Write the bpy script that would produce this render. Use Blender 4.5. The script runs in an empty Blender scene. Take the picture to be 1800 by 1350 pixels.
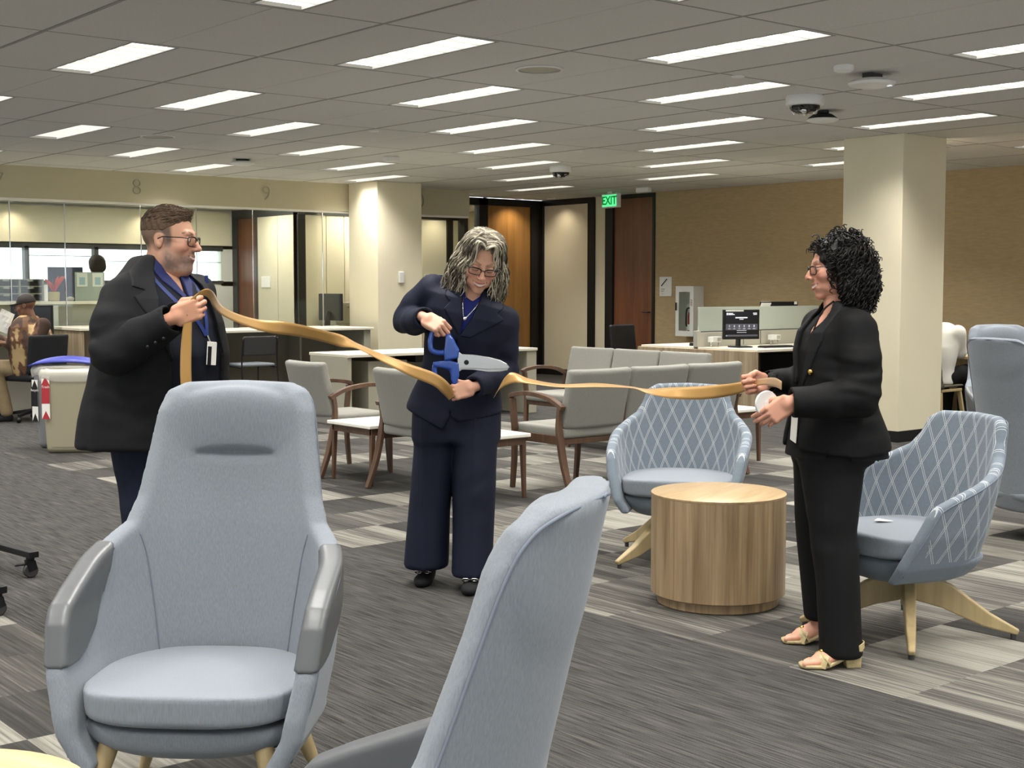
import bpy, math, random
import numpy as np
from mathutils import Vector, Matrix
random.seed(7); RNG = np.random.default_rng(11)
SC = bpy.context.scene; COL = SC.collection
PI = math.pi; R = math.radians

# ------------------------------------------------------------------ colour and materials
def lin(c):
    return tuple(((v/255.0)/12.92 if v/255.0 <= .04045 else ((v/255.0+.055)/1.055)**2.4) for v in c)
def new_mat(name):
    m = bpy.data.materials.new(name); m.use_nodes = True
    nt = m.node_tree; b = nt.nodes.get('Principled BSDF')
    return m, nt, b
def mat(name, rgb, rough=.6, metal=0., spec=.35, noise=None, bump=None, sheen=0., trans=0., alpha=1., coat=0.):
    """noise=(scale, amount, (sx,sy,sz)); bump=(scale, strength, (sx,sy,sz))"""
    m, nt, b = new_mat(name)
    c = lin(rgb) + (1,)
    b.inputs['Base Color'].default_value = c
    b.inputs['Roughness'].default_value = rough
    b.inputs['Metallic'].default_value = metal
    b.inputs['Specular IOR Level'].default_value = spec
    if sheen: b.inputs['Sheen Weight'].default_value = sheen
    if trans: b.inputs['Transmission Weight'].default_value = trans
    if coat: b.inputs['Coat Weight'].default_value = coat
    if alpha < 1: b.inputs['Alpha'].default_value = alpha
    N, L = nt.nodes.new, nt.links.new
    if noise or bump:
        tc = N('ShaderNodeTexCoord')
    if noise:
        mp = N('ShaderNodeMapping'); mp.inputs['Scale'].default_value = noise[2] if len(noise) > 2 else (1,1,1)
        L(tc.outputs['Object'], mp.inputs['Vector'])
        n = N('ShaderNodeTexNoise'); n.inputs['Scale'].default_value = noise[0]; n.inputs['Detail'].default_value = 4
        L(mp.outputs[0], n.inputs['Vector'])
        mr = N('ShaderNodeMapRange'); mr.inputs[1].default_value = .25; mr.inputs[2].default_value = .75
        mr.inputs[3].default_value = 1-noise[1]; mr.inputs[4].default_value = 1+noise[1]
        L(n.outputs[0], mr.inputs[0])
        mx = N('ShaderNodeVectorMath'); mx.operation = 'SCALE'
        mx.inputs[0].default_value = c[:3]; L(mr.outputs[0], mx.inputs['Scale'])
        L(mx.outputs[0], b.inputs['Base Color'])
    if bump:
        mp = N('ShaderNodeMapping'); mp.inputs['Scale'].default_value = bump[2] if len(bump) > 2 else (1,1,1)
        L(tc.outputs['Object'], mp.inputs['Vector'])
        n = N('ShaderNodeTexNoise'); n.inputs['Scale'].default_value = bump[0]; n.inputs['Detail'].default_value = 3
        L(mp.outputs[0], n.inputs['Vector'])
        bp = N('ShaderNodeBump'); bp.inputs['Strength'].default_value = bump[1]; bp.inputs['Distance'].default_value = .003
        L(n.outputs[0], bp.inputs['Height']); L(bp.outputs[0], b.inputs['Normal'])
    return m
def mat_emit(name, rgb, strength):
    m, nt, b = new_mat(name)
    b.inputs['Base Color'].default_value = lin(rgb)+(1,)
    b.inputs['Emission Color'].default_value = lin(rgb)+(1,)
    b.inputs['Emission Strength'].default_value = strength
    return m
def mat_wood(name, dark, light, scale=(30,30,1.2), rough=.45, mult=1.0):
    m, nt, b = new_mat(name); N, L = nt.nodes.new, nt.links.new
    tc = N('ShaderNodeTexCoord'); mp = N('ShaderNodeMapping'); mp.inputs['Scale'].default_value = scale
    L(tc.outputs['Object'], mp.inputs['Vector'])
    n1 = N('ShaderNodeTexNoise'); n1.inputs['Scale'].default_value = 1.0*mult; n1.inputs['Detail'].default_value = 6; n1.inputs['Roughness'].default_value = .65
    n1.inputs['Distortion'].default_value = .3
    L(mp.outputs[0], n1.inputs['Vector'])
    rp = N('ShaderNodeValToRGB'); e = rp.color_ramp.elements
    e[0].position = .33; e[0].color = lin(dark)+(1,); e[1].position = .66; e[1].color = lin(light)+(1,)
    L(n1.outputs[0], rp.inputs[0]); L(rp.outputs[0], b.inputs['Base Color'])
    b.inputs['Roughness'].default_value = rough
    return m
def mat_col(name, rough=.6, sub=0., spec=.3, bump=None):
    """base colour from the mesh's own colour attribute (regions such as lips, brows, beard, print)"""
    m, nt, b = new_mat(name)
    a = nt.nodes.new('ShaderNodeAttribute'); a.attribute_name = 'Col'
    nt.links.new(a.outputs['Color'], b.inputs['Base Color'])
    b.inputs['Roughness'].default_value = rough; b.inputs['Specular IOR Level'].default_value = spec
    if sub:
        b.inputs['Subsurface Weight'].default_value = sub; b.inputs['Subsurface Radius'].default_value = (.9,.35,.2)
        b.inputs['Subsurface Scale'].default_value = .008
    return m

# ------------------------------------------------------------------ objects
def link(o, parent=None):
    COL.objects.link(o)
    if parent is not None: o.parent = parent
    return o
def tag(o, label=None, cat=None, group=None, kind=None):
    if label: o['label'] = label
    if cat: o['category'] = cat
    if group: o['group'] = group
    if kind: o['kind'] = kind
    return o
def thing(name, label, cat, loc=(0,0,0), rz=0., group=None):
    o = bpy.data.objects.new(name, None); o.empty_display_size = .1
    link(o); o.location = loc; o.rotation_euler = (0,0,rz)
    return tag(o, label, cat, group)
def from_np(name, V, F, material, parent=None, smooth=True, col=None, angle=None):
    me = bpy.data.meshes.new(name)
    V = np.asarray(V, dtype=np.float32); F = np.asarray(F, dtype=np.int32)
    k = F.shape[1]
    me.vertices.add(len(V)); me.vertices.foreach_set('co', V.ravel())
    me.loops.add(F.size); me.loops.foreach_set('vertex_index', F.ravel())
    me.polygons.add(len(F)); me.polygons.foreach_set('loop_start', np.arange(0, F.size, k, dtype=np.int32))
    me.update(calc_edges=True)
    if smooth: me.shade_smooth()
    if angle: me.set_sharp_from_angle(angle=angle)
    if col is not None:
        a = me.color_attributes.new('Col', 'FLOAT_COLOR', 'POINT')
        c = np.ones((len(V),4), dtype=np.float32); c[:, :3] = col; a.data.foreach_set('color', c.ravel())
    me.materials.append(material)
    return link(bpy.data.objects.new(name, me), parent)
def copy_tree(o, parent=None):
    c = o.copy(); COL.objects.link(c); c.parent = parent
    for ch in o.children: copy_tree(ch, c)
    return c

class G:
    """collects shapes into one mesh"""
    def __init__(s): s.v = []; s.f = []
    def add(s, V, F, M=None):
        o = len(s.v)
        for p in V:
            p = Vector(p)
            s.v.append(tuple(M @ p) if M is not None else tuple(p))
        for q in F: s.f.append(tuple(i+o for i in q))
        return s
    def box(s, x0, x1, y0, y1, z0, z1, M=None):
        V = [(x,y,z) for z in (z0,z1) for y in (y0,y1) for x in (x0,x1)]
        F = [(0,2,3,1),(4,5,7,6),(0,1,5,4),(2,6,7,3),(0,4,6,2),(1,3,7,5)]
        return s.add(V, F, M)
    def prism(s, poly, a0, a1, axis='z', M=None):
        """poly: 2D points counter-clockwise; extruded along axis from a0 to a1"""
        n = len(poly)
        mk = {'z': lambda p,a: (p[0],p[1],a), 'y': lambda p,a: (p[0],a,p[1]), 'x': lambda p,a: (a,p[0],p[1])}[axis]
        V = [mk(p,a0) for p in poly]+[mk(p,a1) for p in poly]
        F = [tuple(range(n))[::-1], tuple(range(n,2*n))]+[(i,(i+1)%n,(i+1)%n+n,i+n) for i in range(n)]
        return s.add(V, F, M)
    def lathe(s, prof, n=32, M=None, cap=True):
        V = [(r*math.cos(2*PI*i/n), r*math.sin(2*PI*i/n), z) for r,z in prof for i in range(n)]
        F = [(j*n+i, j*n+(i+1)%n, (j+1)*n+(i+1)%n, (j+1)*n+i) for j in range(len(prof)-1) for i in range(n)]
        if cap: F += [tuple(range(n))[::-1], tuple((len(prof)-1)*n+i for i in range(n))]
        return s.add(V, F, M)
    def cyl(s, c, r, z0, z1, n=24, M=None):
        T = Matrix.Translation((c[0],c[1],0))
        return s.lathe([(r,z0),(r,z1)], n, (M @ T) if M is not None else T)
    def tube(s, P, rad, n=8, closed=False, flat=None, M=None):
        """swept round (or flattened: flat=(w,h) with up hint) bar along points P"""
        P = [Vector(p) for p in P]; m = len(P)
        if not hasattr(rad,'__len__'): rad = [rad]*m
        V = []; prev = None
        for i,p in enumerate(P):
            a = P[(i-1)%m] if (closed or i>0) else P[i]; b = P[(i+1)%m] if (closed or i<m-1) else P[i]
            t = (b-a).normalized()
            if prev is None:
                u = t.cross(Vector((0,0,1)))
                if u.length < 1e-4: u = t.cross(Vector((0,1,0)))
            else: u = prev - t*prev.dot(t)
            u.normalize(); w = t.cross(u); prev = u
            for k in range(n):
                q = 2*PI*k/n
                V.append(p + (u*math.cos(q)+w*math.sin(q))*rad[i])
        F = []
        for i in range(m if closed else m-1):
            j = (i+1)%m
            for k in range(n): F.append((i*n+k, i*n+(k+1)%n, j*n+(k+1)%n, j*n+k))
        if not closed: F += [tuple(range(n))[::-1], tuple((m-1)*n+k for k in range(n))]
        return s.add(V, F, M)
    def sweep(s, P, W, T, up=(0,0,1), M=None):
        """rectangular bar along P: width W along (tangent x up), thickness T along the other normal"""
        P = [Vector(p) for p in P]; m = len(P); up = Vector(up)
        if not hasattr(W,'__len__'): W = [W]*m
        if not hasattr(T,'__len__'): T = [T]*m
        V = []
        for i,p in enumerate(P):
            t = (P[min(i+1,m-1)]-P[max(i-1,0)]).normalized()
            u = t.cross(up).normalized(); w = u.cross(t)
            for a,b in ((-1,-1),(1,-1),(1,1),(-1,1)): V.append(p+u*a*W[i]/2+w*b*T[i]/2)
        F = [(0,1,2,3),((m-1)*4+3,(m-1)*4+2,(m-1)*4+1,(m-1)*4)]
        for i in range(m-1):
            for k in range(4): F.append((i*4+k,(i+1)*4+k,(i+1)*4+(k+1)%4,i*4+(k+1)%4))
        return s.add(V, F, M)
    def grid(s, pts, M=None):
        m, n = len(pts), len(pts[0])
        return s.add([p for r in pts for p in r], [(i*n+j,i*n+j+1,(i+1)*n+j+1,(i+1)*n+j) for i in range(m-1) for j in range(n-1)], M)
    def ball(s, c, r, n=12, M=None):
        if not hasattr(r,'__len__'): r = (r,r,r)
        h = n//2
        V = [(c[0]+r[0]*math.sin(PI*j/h)*math.cos(2*PI*i/n), c[1]+r[1]*math.sin(PI*j/h)*math.sin(2*PI*i/n), c[2]+r[2]*math.cos(PI*j/h)) for j in range(h+1) for i in range(n)]
        F = [(j*n+i,(j+1)*n+i,(j+1)*n+(i+1)%n,j*n+(i+1)%n) for j in range(h) for i in range(n)]
        return s.add(V, F, M)
    def build(s, name, material, parent=None, smooth=None, bevel=0., seg=2, subsurf=0, solid=0., merge=False):
        me = bpy.data.meshes.new(name); me.from_pydata(s.v, [], s.f)
        me.update()
        if merge or True:
            import bmesh
            b = bmesh.new(); b.from_mesh(me)
            if merge: bmesh.ops.remove_doubles(b, verts=b.verts, dist=1e-5)
            bmesh.ops.recalc_face_normals(b, faces=b.faces); b.to_mesh(me); b.free()
        if smooth:
            me.shade_smooth()
            if smooth is not True: me.set_sharp_from_angle(angle=R(smooth))
        me.materials.append(material)
        o = link(bpy.data.objects.new(name, me), parent)
        if solid:
            q = o.modifiers.new('solid','SOLIDIFY'); q.thickness = solid; q.offset = 0
        if bevel:
            q = o.modifiers.new('bevel','BEVEL'); q.width = bevel; q.segments = seg; q.limit_method = 'ANGLE'; q.harden_normals = False
        if subsurf:
            q = o.modifiers.new('sub','SUBSURF'); q.levels = subsurf; q.render_levels = subsurf
        return o
def box_obj(name, m, x0,x1,y0,y1,z0,z1, parent=None, bevel=.004):
    return G().box(x0,x1,y0,y1,z0,z1).build(name, m, parent, bevel=bevel)

# ------------------------------------------------------------------ implicit surfaces (smooth solid shapes for bodies, clothes and upholstery)
def smin(a, b, k):
    if k <= 0: return np.minimum(a,b)
    h = np.clip(.5+.5*(b-a)/k, 0, 1)
    return b+(a-b)*h-k*h*(1-h)
def smax(a, b, k): return -smin(-a,-b,k)
def ell(P, c, r, M=None):
    q = P-np.float32(c)
    if M is not None: q = q @ np.asarray(M, dtype=np.float32)
    r = np.float32(r)
    k0 = np.sqrt(((q/r)**2).sum(-1)); k1 = np.sqrt(((q/(r*r))**2).sum(-1))
    return k0*(k0-1)/np.maximum(k1,1e-6)
def caps(P, a, b, ra, rb):
    a = np.float32(a); b = np.float32(b); ab = b-a
    t = np.clip(((P-a)@ab)/max(float(ab@ab),1e-9), 0, 1)
    d = P-a-t[...,None]*ab
    return np.sqrt((d*d).sum(-1))-(ra+(rb-ra)*t)
def chain(P, pts, rad, k=.0):
    d = None
    for i in range(len(pts)-1):
        e = caps(P, pts[i], pts[i+1], rad[i], rad[i+1])
        d = e if d is None else smin(d, e, k)
    return d
def rbox(P, c, h, r, M=None):
    q = P-np.float32(c)
    if M is not None: q = q @ np.asarray(M, dtype=np.float32)
    q = np.abs(q)-(np.float32(h)-r)
    return np.sqrt((np.maximum(q,0)**2).sum(-1))+np.minimum(q.max(-1),0)-r
def stack(P, rows, pw=2.0):
    """rows of (z, cx, cy, a, b): a column of ellipses (superellipses for pw>2) along z"""
    rows = np.array(rows, dtype=np.float32); z = P[...,2]
    g = [np.interp(z, rows[:,0], rows[:,i]).astype(np.float32) for i in range(1,5)]
    x = np.abs(P[...,0]-g[0])/g[2]; y = np.abs(P[...,1]-g[1])/g[3]
    d = ((x**pw+y**pw)**(1/pw)-1)*np.minimum(g[2],g[3])
    return smax(smax(d, rows[0,0]-z, .02), z-rows[-1,0], .02)
def poly2(x, y, pts):
    """signed distance to a closed polygon in 2D (negative inside)"""
    d = np.full(x.shape, 1e9, dtype=np.float32); ins = np.zeros(x.shape, dtype=bool); n = len(pts)
    for i in range(n):
        ax, ay = pts[i]; bx, by = pts[(i+1)%n]
        ex, ey = bx-ax, by-ay
        t = np.clip(((x-ax)*ex+(y-ay)*ey)/(ex*ex+ey*ey+1e-12), 0, 1)
        d = np.minimum(d, (x-ax-t*ex)**2+(y-ay-t*ey)**2)
        c = (ay > y) != (by > y)
        ins ^= c & (x < (bx-ax)*(y-ay)/((by-ay) if abs(by-ay) > 1e-9 else 1e-9)+ax)
    d = np.sqrt(d)
    return np.where(ins, -d, d)
def vnoise(P, s, seed=0):
    """cheap smooth wavy noise in about [-1,1]"""
    r = np.random.default_rng(seed); out = 0
    for i in range(5):
        k = r.normal(size=3); k = k/np.linalg.norm(k)*s*(.6+.8*r.random()); ph = r.random()*6.28
        k2 = r.normal(size=3)*s*.6
        out = out+np.sin(P@np.float32(k)+ph+1.3*np.sin(P@np.float32(k2)+ph*2))
    return (out/3.2).astype(np.float32)
def snet(f, lo, hi, h):
    """naive surface nets of f over the box lo..hi with cell size h"""
    lo = np.float32(lo); hi = np.float32(hi)
    n = np.ceil((hi-lo)/h).astype(int)+1
    ax = [lo[i]+h*np.arange(n[i], dtype=np.float32) for i in range(3)]
    S = np.empty(tuple(n), dtype=np.float32)
    step = max(1, int(400000/(n[1]*n[2])))
    for i in range(0, n[0], step):
        X,Y,Z = np.meshgrid(ax[0][i:i+step], ax[1], ax[2], indexing='ij')
        S[i:i+step] = f(np.stack([X,Y,Z], -1))
    ins = S < 0
    c = np.zeros(tuple(n-1), dtype=np.int8)
    for dx in (0,1):
        for dy in (0,1):
            for dz in (0,1): c += ins[dx:n[0]-1+dx, dy:n[1]-1+dy, dz:n[2]-1+dz]
    act = (c > 0) & (c < 8)
    idx = np.full(act.shape, -1, dtype=np.int64); I = np.argwhere(act); idx[act] = np.arange(len(I))
    acc = np.zeros((len(I),3)); cnt = np.zeros(len(I))
    corners = [(0,0,0),(1,0,0),(0,1,0),(1,1,0),(0,0,1),(1,0,1),(0,1,1),(1,1,1)]
    val = [S[I[:,0]+a, I[:,1]+b, I[:,2]+d] for a,b,d in corners]
    for a in range(8):
        for ax_ in (1,2,4):
            if a & ax_: continue
            b = a | ax_
            m = (val[a] < 0) != (val[b] < 0)
            t = np.where(m, val[a]/np.where(m, val[a]-val[b], 1), 0)
            pa = np.array(corners[a], dtype=float); pb = np.array(corners[b], dtype=float)
            acc += np.where(m[:,None], pa+(pb-pa)*t[:,None], 0); cnt += m
    V = lo+h*(I+acc/np.maximum(cnt,1)[:,None])
    Q = []
    for d in range(3):
        u, w = (d+1)%3, (d+2)%3
        sl0 = [slice(None)]*3; sl1 = [slice(None)]*3; sl0[d] = slice(0,n[d]-1); sl1[d] = slice(1,n[d])
        a0 = ins[tuple(sl0)]; a1 = ins[tuple(sl1)]
        E = np.argwhere(a0 != a1); E = E[(E[:,u] > 0) & (E[:,w] > 0) & (E[:,u] < n[u]-1) & (E[:,w] < n[w]-1)]
        fl = a0[E[:,0],E[:,1],E[:,2]]
        def cell(du, dw):
            q = E.copy(); q[:,u] -= du; q[:,w] -= dw
            return idx[q[:,0],q[:,1],q[:,2]]
        q = np.stack([cell(1,1), cell(0,1), cell(0,0), cell(1,0)], 1)
        q[~fl] = q[~fl][:, ::-1]
        Q.append(q)
    Q = np.concatenate(Q); Q = Q[(Q >= 0).all(1)]
    return V.astype(np.float32), Q
def rot_to(fwd, up=(0,0,1)):
    """3x3 with columns right, forward, up"""
    f = Vector(fwd).normalized(); r = f.cross(Vector(up)).normalized(); u = r.cross(f)
    return np.array([[r[i],f[i],u[i]] for i in range(3)], dtype=np.float32)
def bezier(p, n=12):
    """smooth Catmull-Rom curve through the points"""
    p = [Vector(q) for q in p]; out = []
    for i in range(len(p)-1):
        a = p[max(i-1,0)]; b = p[i]; c = p[i+1]; d = p[min(i+2,len(p)-1)]
        for k in range(n):
            t = k/n
            out.append(.5*((2*b)+(c-a)*t+(2*a-5*b+4*c-d)*t*t+(3*b-a-3*c+d)*t*t*t))
    out.append(p[-1]); return out
LAMP, SPREAD, SKY, EXPO, OFFICE = 27.0, 118, 3.0, 0.0, 26.0
# ================================================================== materials
M_ceil = mat('ceiling_tile', (206,205,202), .9, noise=(60,.05), spec=.1)
M_gridbar = mat('grid_bar', (150,149,142), .6)
M_cream = mat('cream_paint', (224,215,188), .7, noise=(3,.02), spec=.2)
M_soffit = mat('soffit_paint', (190,182,154), .75, spec=.2)
M_panel = mat('pale_panel', (216,206,180), .5, spec=.3)
M_white = mat('white_paint', (232,230,222), .5)
M_black = mat('black_frame', (24,22,21), .4)
M_darkgrey = mat('dark_grey_metal', (60,60,60), .45)
M_chrome = mat('chrome', (205,206,208), .18, metal=1.)
M_steel = mat('brushed_steel', (196,197,196), .28, metal=1., noise=(40,.06,(1,1,30)))
M_brownwall = mat('brown_textile_wall', (174,153,118), .85, noise=(9,.10,(1,1,7)), bump=(160,.25,(1,1,4)), spec=.15)
M_reddoor = mat_wood('red_brown_veneer', (96,56,36), (122,74,48), (9,9,.7), .38)
M_maple = mat_wood('amber_veneer', (142,98,48), (176,128,68), (7,7,.6), .35)
M_base = mat('black_rubber_base', (22,21,21), .6)
M_plainpanel = mat('grey_laminate', (168,164,146), .5)
M_toplam = mat('cream_worktop', (222,216,196), .35)

def mat_glass(name, rgb, clear=.9, rough=.02):
    m, nt, b = new_mat(name); N, L = nt.nodes.new, nt.links.new
    t = N('ShaderNodeBsdfTransparent'); t.inputs[0].default_value = lin(rgb)+(1,)
    g = N('ShaderNodeBsdfGlossy'); g.inputs['Roughness'].default_value = rough
    f = N('ShaderNodeLayerWeight'); f.inputs[0].default_value = .5
    p4 = N('ShaderNodeMath'); p4.operation = 'POWER'; p4.inputs[1].default_value = 4.; L(f.outputs['Facing'], p4.inputs[0])
    ma = N('ShaderNodeMath'); ma.operation = 'MULTIPLY_ADD'; ma.inputs[1].default_value = .5; ma.inputs[2].default_value = .035; L(p4.outputs[0], ma.inputs[0])
    mx = N('ShaderNodeMixShader'); L(ma.outputs[0], mx.inputs[0]); L(t.outputs[0], mx.inputs[1]); L(g.outputs[0], mx.inputs[2])
    L(mx.outputs[0], nt.nodes['Material Output'].inputs[0])
    return m
M_glass = mat_glass('clear_glass', (247,250,247))
M_lens = mat_glass('spectacle_lens', (246,248,248))
M_frost, _nt, _b = new_mat('frosted_glass')
_b.inputs['Base Color'].default_value = lin((188,196,184))+(1,); _b.inputs['Roughness'].default_value = .4; _b.inputs['Alpha'].default_value = .86

# carpet: half-metre tiles with ribbed streaks, plain dark aisles between
def carpet():
    m, nt, b = new_mat('carpet_tiles'); N, L = nt.nodes.new, nt.links.new
    def math_(op, a, c=None, v=None):
        n = N('ShaderNodeMath'); n.operation = op
        for i,x in enumerate((a,c)):
            if x is None: continue
            if isinstance(x,(int,float)): n.inputs[i].default_value = x
            else: L(x, n.inputs[i])
        return n.outputs[0]
    g = N('ShaderNodeNewGeometry'); sp = N('ShaderNodeSeparateXYZ'); L(g.outputs['Position'], sp.inputs[0])
    X, Y = sp.outputs[0], sp.outputs[1]; W = .4915
    cx = math_('FLOOR', math_('DIVIDE', math_('SUBTRACT', X, 3.91), W)); cy = math_('FLOOR', math_('DIVIDE', math_('SUBTRACT', Y, 2.647), W))
    cb = N('ShaderNodeCombineXYZ'); L(cx, cb.inputs[0]); L(cy, cb.inputs[1])
    wn = N('ShaderNodeTexWhiteNoise'); wn.noise_dimensions = '2D'; L(cb.outputs[0], wn.inputs['Vector'])
    def streak(sx, sy, det, seed=0, rnd=True):
        v = N('ShaderNodeCombineXYZ')
        L(math_('MULTIPLY', X, sx), v.inputs[0]); L(math_('MULTIPLY', Y, sy), v.inputs[1])
        if rnd: L(math_('MULTIPLY', wn.outputs[0], 37.), v.inputs[2])
        n = N('ShaderNodeTexNoise'); n.inputs['Scale'].default_value = 1.; n.inputs['Detail'].default_value = det
        L(v.outputs[0], n.inputs['Vector']); return n.outputs[0]
    broad = streak(7., .35, 2); fine = streak(75., 1.8, 2); ribs = streak(125., 4.5, 2, rnd=False); speck = streak(300.,300.,0,rnd=False)
    # tile tone: random per tile plus the broad lengthwise streaks
    chk = math_('MULTIPLY', math_('MODULO', math_('ADD', math_('ADD', cx, cy), 200.), 2.), .16)
    tone = math_('ADD', math_('ADD', math_('MULTIPLY', wn.outputs[0], .62), chk), math_('MULTIPLY', math_('SUBTRACT', broad, .5), .75))
    tone = math_('ADD', tone, math_('MULTIPLY', math_('SUBTRACT', fine, .5), .8))
    tone = math_('ADD', tone, math_('MULTIPLY', math_('SUBTRACT', ribs, .5), .35)); tone = math_('ADD', tone, math_('ADD', .06, math_('MULTIPLY', math_('LESS_THAN', math_('ABSOLUTE', math_('SUBTRACT', X, 3.94)), .03), .14)))
    r1 = N('ShaderNodeValToRGB'); e = r1.color_ramp.elements
    e[0].position = .08; e[0].color = lin((54,53,51))+(1,); e[1].position = .95; e[1].color = lin((146,143,134))+(1,)
    k = e.new(.45); k.color = lin((80,78,74))+(1,); k = e.new(.66); k.color = lin((118,115,107))+(1,)
    L(tone, r1.inputs[0])
    t2 = math_('ADD', math_('MULTIPLY', math_('SUBTRACT', fine, .5), .55), math_('ADD', math_('MULTIPLY', math_('SUBTRACT', ribs, .5), 1.5), .5))
    t2 = math_('ADD', t2, math_('MULTIPLY', math_('SUBTRACT', speck, .5), .5))
    r2 = N('ShaderNodeValToRGB'); e = r2.color_ramp.elements
    e[0].position = .15; e[0].color = lin((40,40,39))+(1,); e[1].position = .85; e[1].color = lin((84,82,79))+(1,)
    L(t2, r2.inputs[0])
    aisle = math_('MULTIPLY', math_('GREATER_THAN', X, 3.91-4*W), math_('LESS_THAN', X, 3.91))
    far = math_('MAXIMUM', math_('GREATER_THAN', X, 3.91+11*W), math_('GREATER_THAN', Y, 2.647+18*W))
    plain = math_('MAXIMUM', aisle, far)
    mx = N('ShaderNodeMix'); mx.data_type = 'RGBA'; L(plain, mx.inputs[0]); L(r1.outputs[0], mx.inputs[6]); L(r2.outputs[0], mx.inputs[7])
    L(mx.outputs[2], b.inputs['Base Color'])
    bp = N('ShaderNodeBump'); bp.inputs['Strength'].default_value = .5; bp.inputs['Distance'].default_value = .004
    L(math_('ADD', ribs, speck), bp.inputs['Height']); L(bp.outputs[0], b.inputs['Normal'])
    b.inputs['Roughness'].default_value = .95; b.inputs['Specular IOR Level'].default_value = .1
    return m
M_carpet = carpet()

# ================================================================== room shell  (x runs along the numbered soffit, y towards it)
XR, YB, ZC = 14.15, 16.45, 2.75
def struct(o): o['kind'] = 'structure'; return o
struct(G().box(-7,XR+.1,-5,18.7,-.1,0).build('floor', M_carpet))
SY = 15.35; MX, MY = 1.283, 1.305; LX0, LY0 = 4.654, 6.558
LW, LL = .27, 1.235
lights_ij = []
gc = G(); gb = G()
i0, i1, j0, j1 = -8, 7, -8, 7
def hasl(i,j): return (i+j) % 2 == 0
for i in range(i0, i1+1):
    for j in range(j0, j1+1):
        cx, cy = LX0+i*MX, LY0+j*MY
        if cx > XR+.6 or cy > YB+.6: continue
        x0, x1, y0, y1 = cx-MX/2, cx+MX/2, cy-MY/2, cy+MY/2
        x0, x1, y1 = max(x0,-7), min(x1,XR), min(y1,YB)
        g_ = .010
        lit = hasl(i,j) and x1-x0 > 1.2 and y1-y0 > 1.28 and not (cy+LL/2 > SY-.02 and cx < 11.9)
        if lit:
            if (i,j) == (4,6): cx -= .17
            lights_ij.append((i,j,cx,cy))
            gc.box(x0+.014,cx-LW/2-.012,y0+g_,y1-g_,ZC,ZC+.02); gc.box(cx+LW/2+.012,x1-.014,y0+g_,y1-g_,ZC,ZC+.02)
            gc.box(cx-LW/2-.012,cx+LW/2+.012,y0+g_,cy-LL/2-.012,ZC,ZC+.02); gc.box(cx-LW/2-.012,cx+LW/2+.012,cy+LL/2+.012,y1-g_,ZC,ZC+.02)
        else:
            gc.box(x0+.014,min(cx,x1)-.003,y0+g_,y1-g_,ZC,ZC+.02)
            if x1 > cx: gc.box(cx+.003,x1-.014,y0+g_,y1-g_,ZC,ZC+.02)
struct(gc.build('ceiling', M_ceil))
struct(G().box(-7.2,XR+.2,-5.2,YB+.2,ZC+.05,ZC+.14).build('ceiling_deck', M_darkgrey))
for i in range(i0, i1+2):
    x = LX0+(i-.5)*MX
    if x < XR: gb.box(x-.006,x+.006,-5,YB,ZC-.002,ZC+.016)
for j in range(j0, j1+2):
    y = LY0+(j-.5)*MY
    if y < YB: gb.box(-7,XR,y-.0045,y+.0045,ZC-.001,ZC+.016)
struct(gb.build('trim_1', M_gridbar))

# right wall with its door, pale panel and frames
struct(G().box(XR,XR+.1,-5,13.93,0,ZC+.1).build('wall_right', M_brownwall))
struct(G().box(XR,XR+.1,14.93,15.17,0,ZC+.1).build('wall_right', M_panel))
fr = G()
fr.box(XR-.03,XR+.1,14.77,14.93,0,ZC).box(XR-.03,XR+.1,15.17,15.32,0,ZC).box(XR-.03,XR+.1,15.32,YB,2.66,ZC).box(XR-.02,XR+.1,15.32,YB,0,.1)
fr.box(XR-.03,XR+.1,16.36,YB,0,ZC).box(XR-.02,XR+.1,13.9,13.95,0,ZC).box(XR-.02,XR+.1,13.95,14.77,2.69,ZC)
struct(fr.build('trim_2', M_black, bevel=.003))
struct(G().box(XR+.005,XR+.05,15.33,16.36,.1,2.66).build('wall_panel', M_panel))
d1 = struct(G().box(XR+.01,XR+.05,13.955,14.765,.01,2.69).build('door_1', M_reddoor))
G().tube([(XR-.005,14.0,1.02),(XR-.05,14.0,1.02),(XR-.05,14.11,1.02)], .011).build('door_handle', M_darkgrey, d1, smooth=40)
struct(G().box(XR-.012,XR,-5,13.9,0,.1).build('baseboard_right', M_base))
# back wall: glazed sidelight and amber door in black frames
fr = G(); yb = YB
fr.box(12.60,12.67,yb-.03,yb+.1,0,ZC).box(12.89,13.06,yb-.03,yb+.1,0,ZC).box(13.94,XR,yb-.03,yb+.1,0,ZC).box(12.67,13.94,yb-.03,yb+.1,2.64,ZC)
struct(fr.build('trim_3', M_black, bevel=.003))
d2 = struct(G().box(13.06,13.94,yb+.01,yb+.05,.01,2.64).build('door_2', M_maple))
G().tube([(13.14,yb+.005,1.0),(13.14,yb-.05,1.0),(13.25,yb-.05,1.0)], .011).build('door_handle', M_darkgrey, d2, smooth=40)
struct(G().box(12.67,12.89,yb+.02,yb+.03,0,2.64).build('window_1', M_glass))
struct(G().box(9.9,14.4,18.3,18.4,0,2.75).box(14.15,14.25,16.45,18.3,0,2.75).build('wall_back', M_cream))
# numbered soffit over the service counters
SY = 15.35
struct(G().box(-7,11.87,SY,SY+.25,2.39,ZC).build('wall_soffit', M_soffit))
struct(G().box(-7,11.87,SY+.02,SY+.1,2.365,2.39).build('trim_4', M_white))
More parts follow.
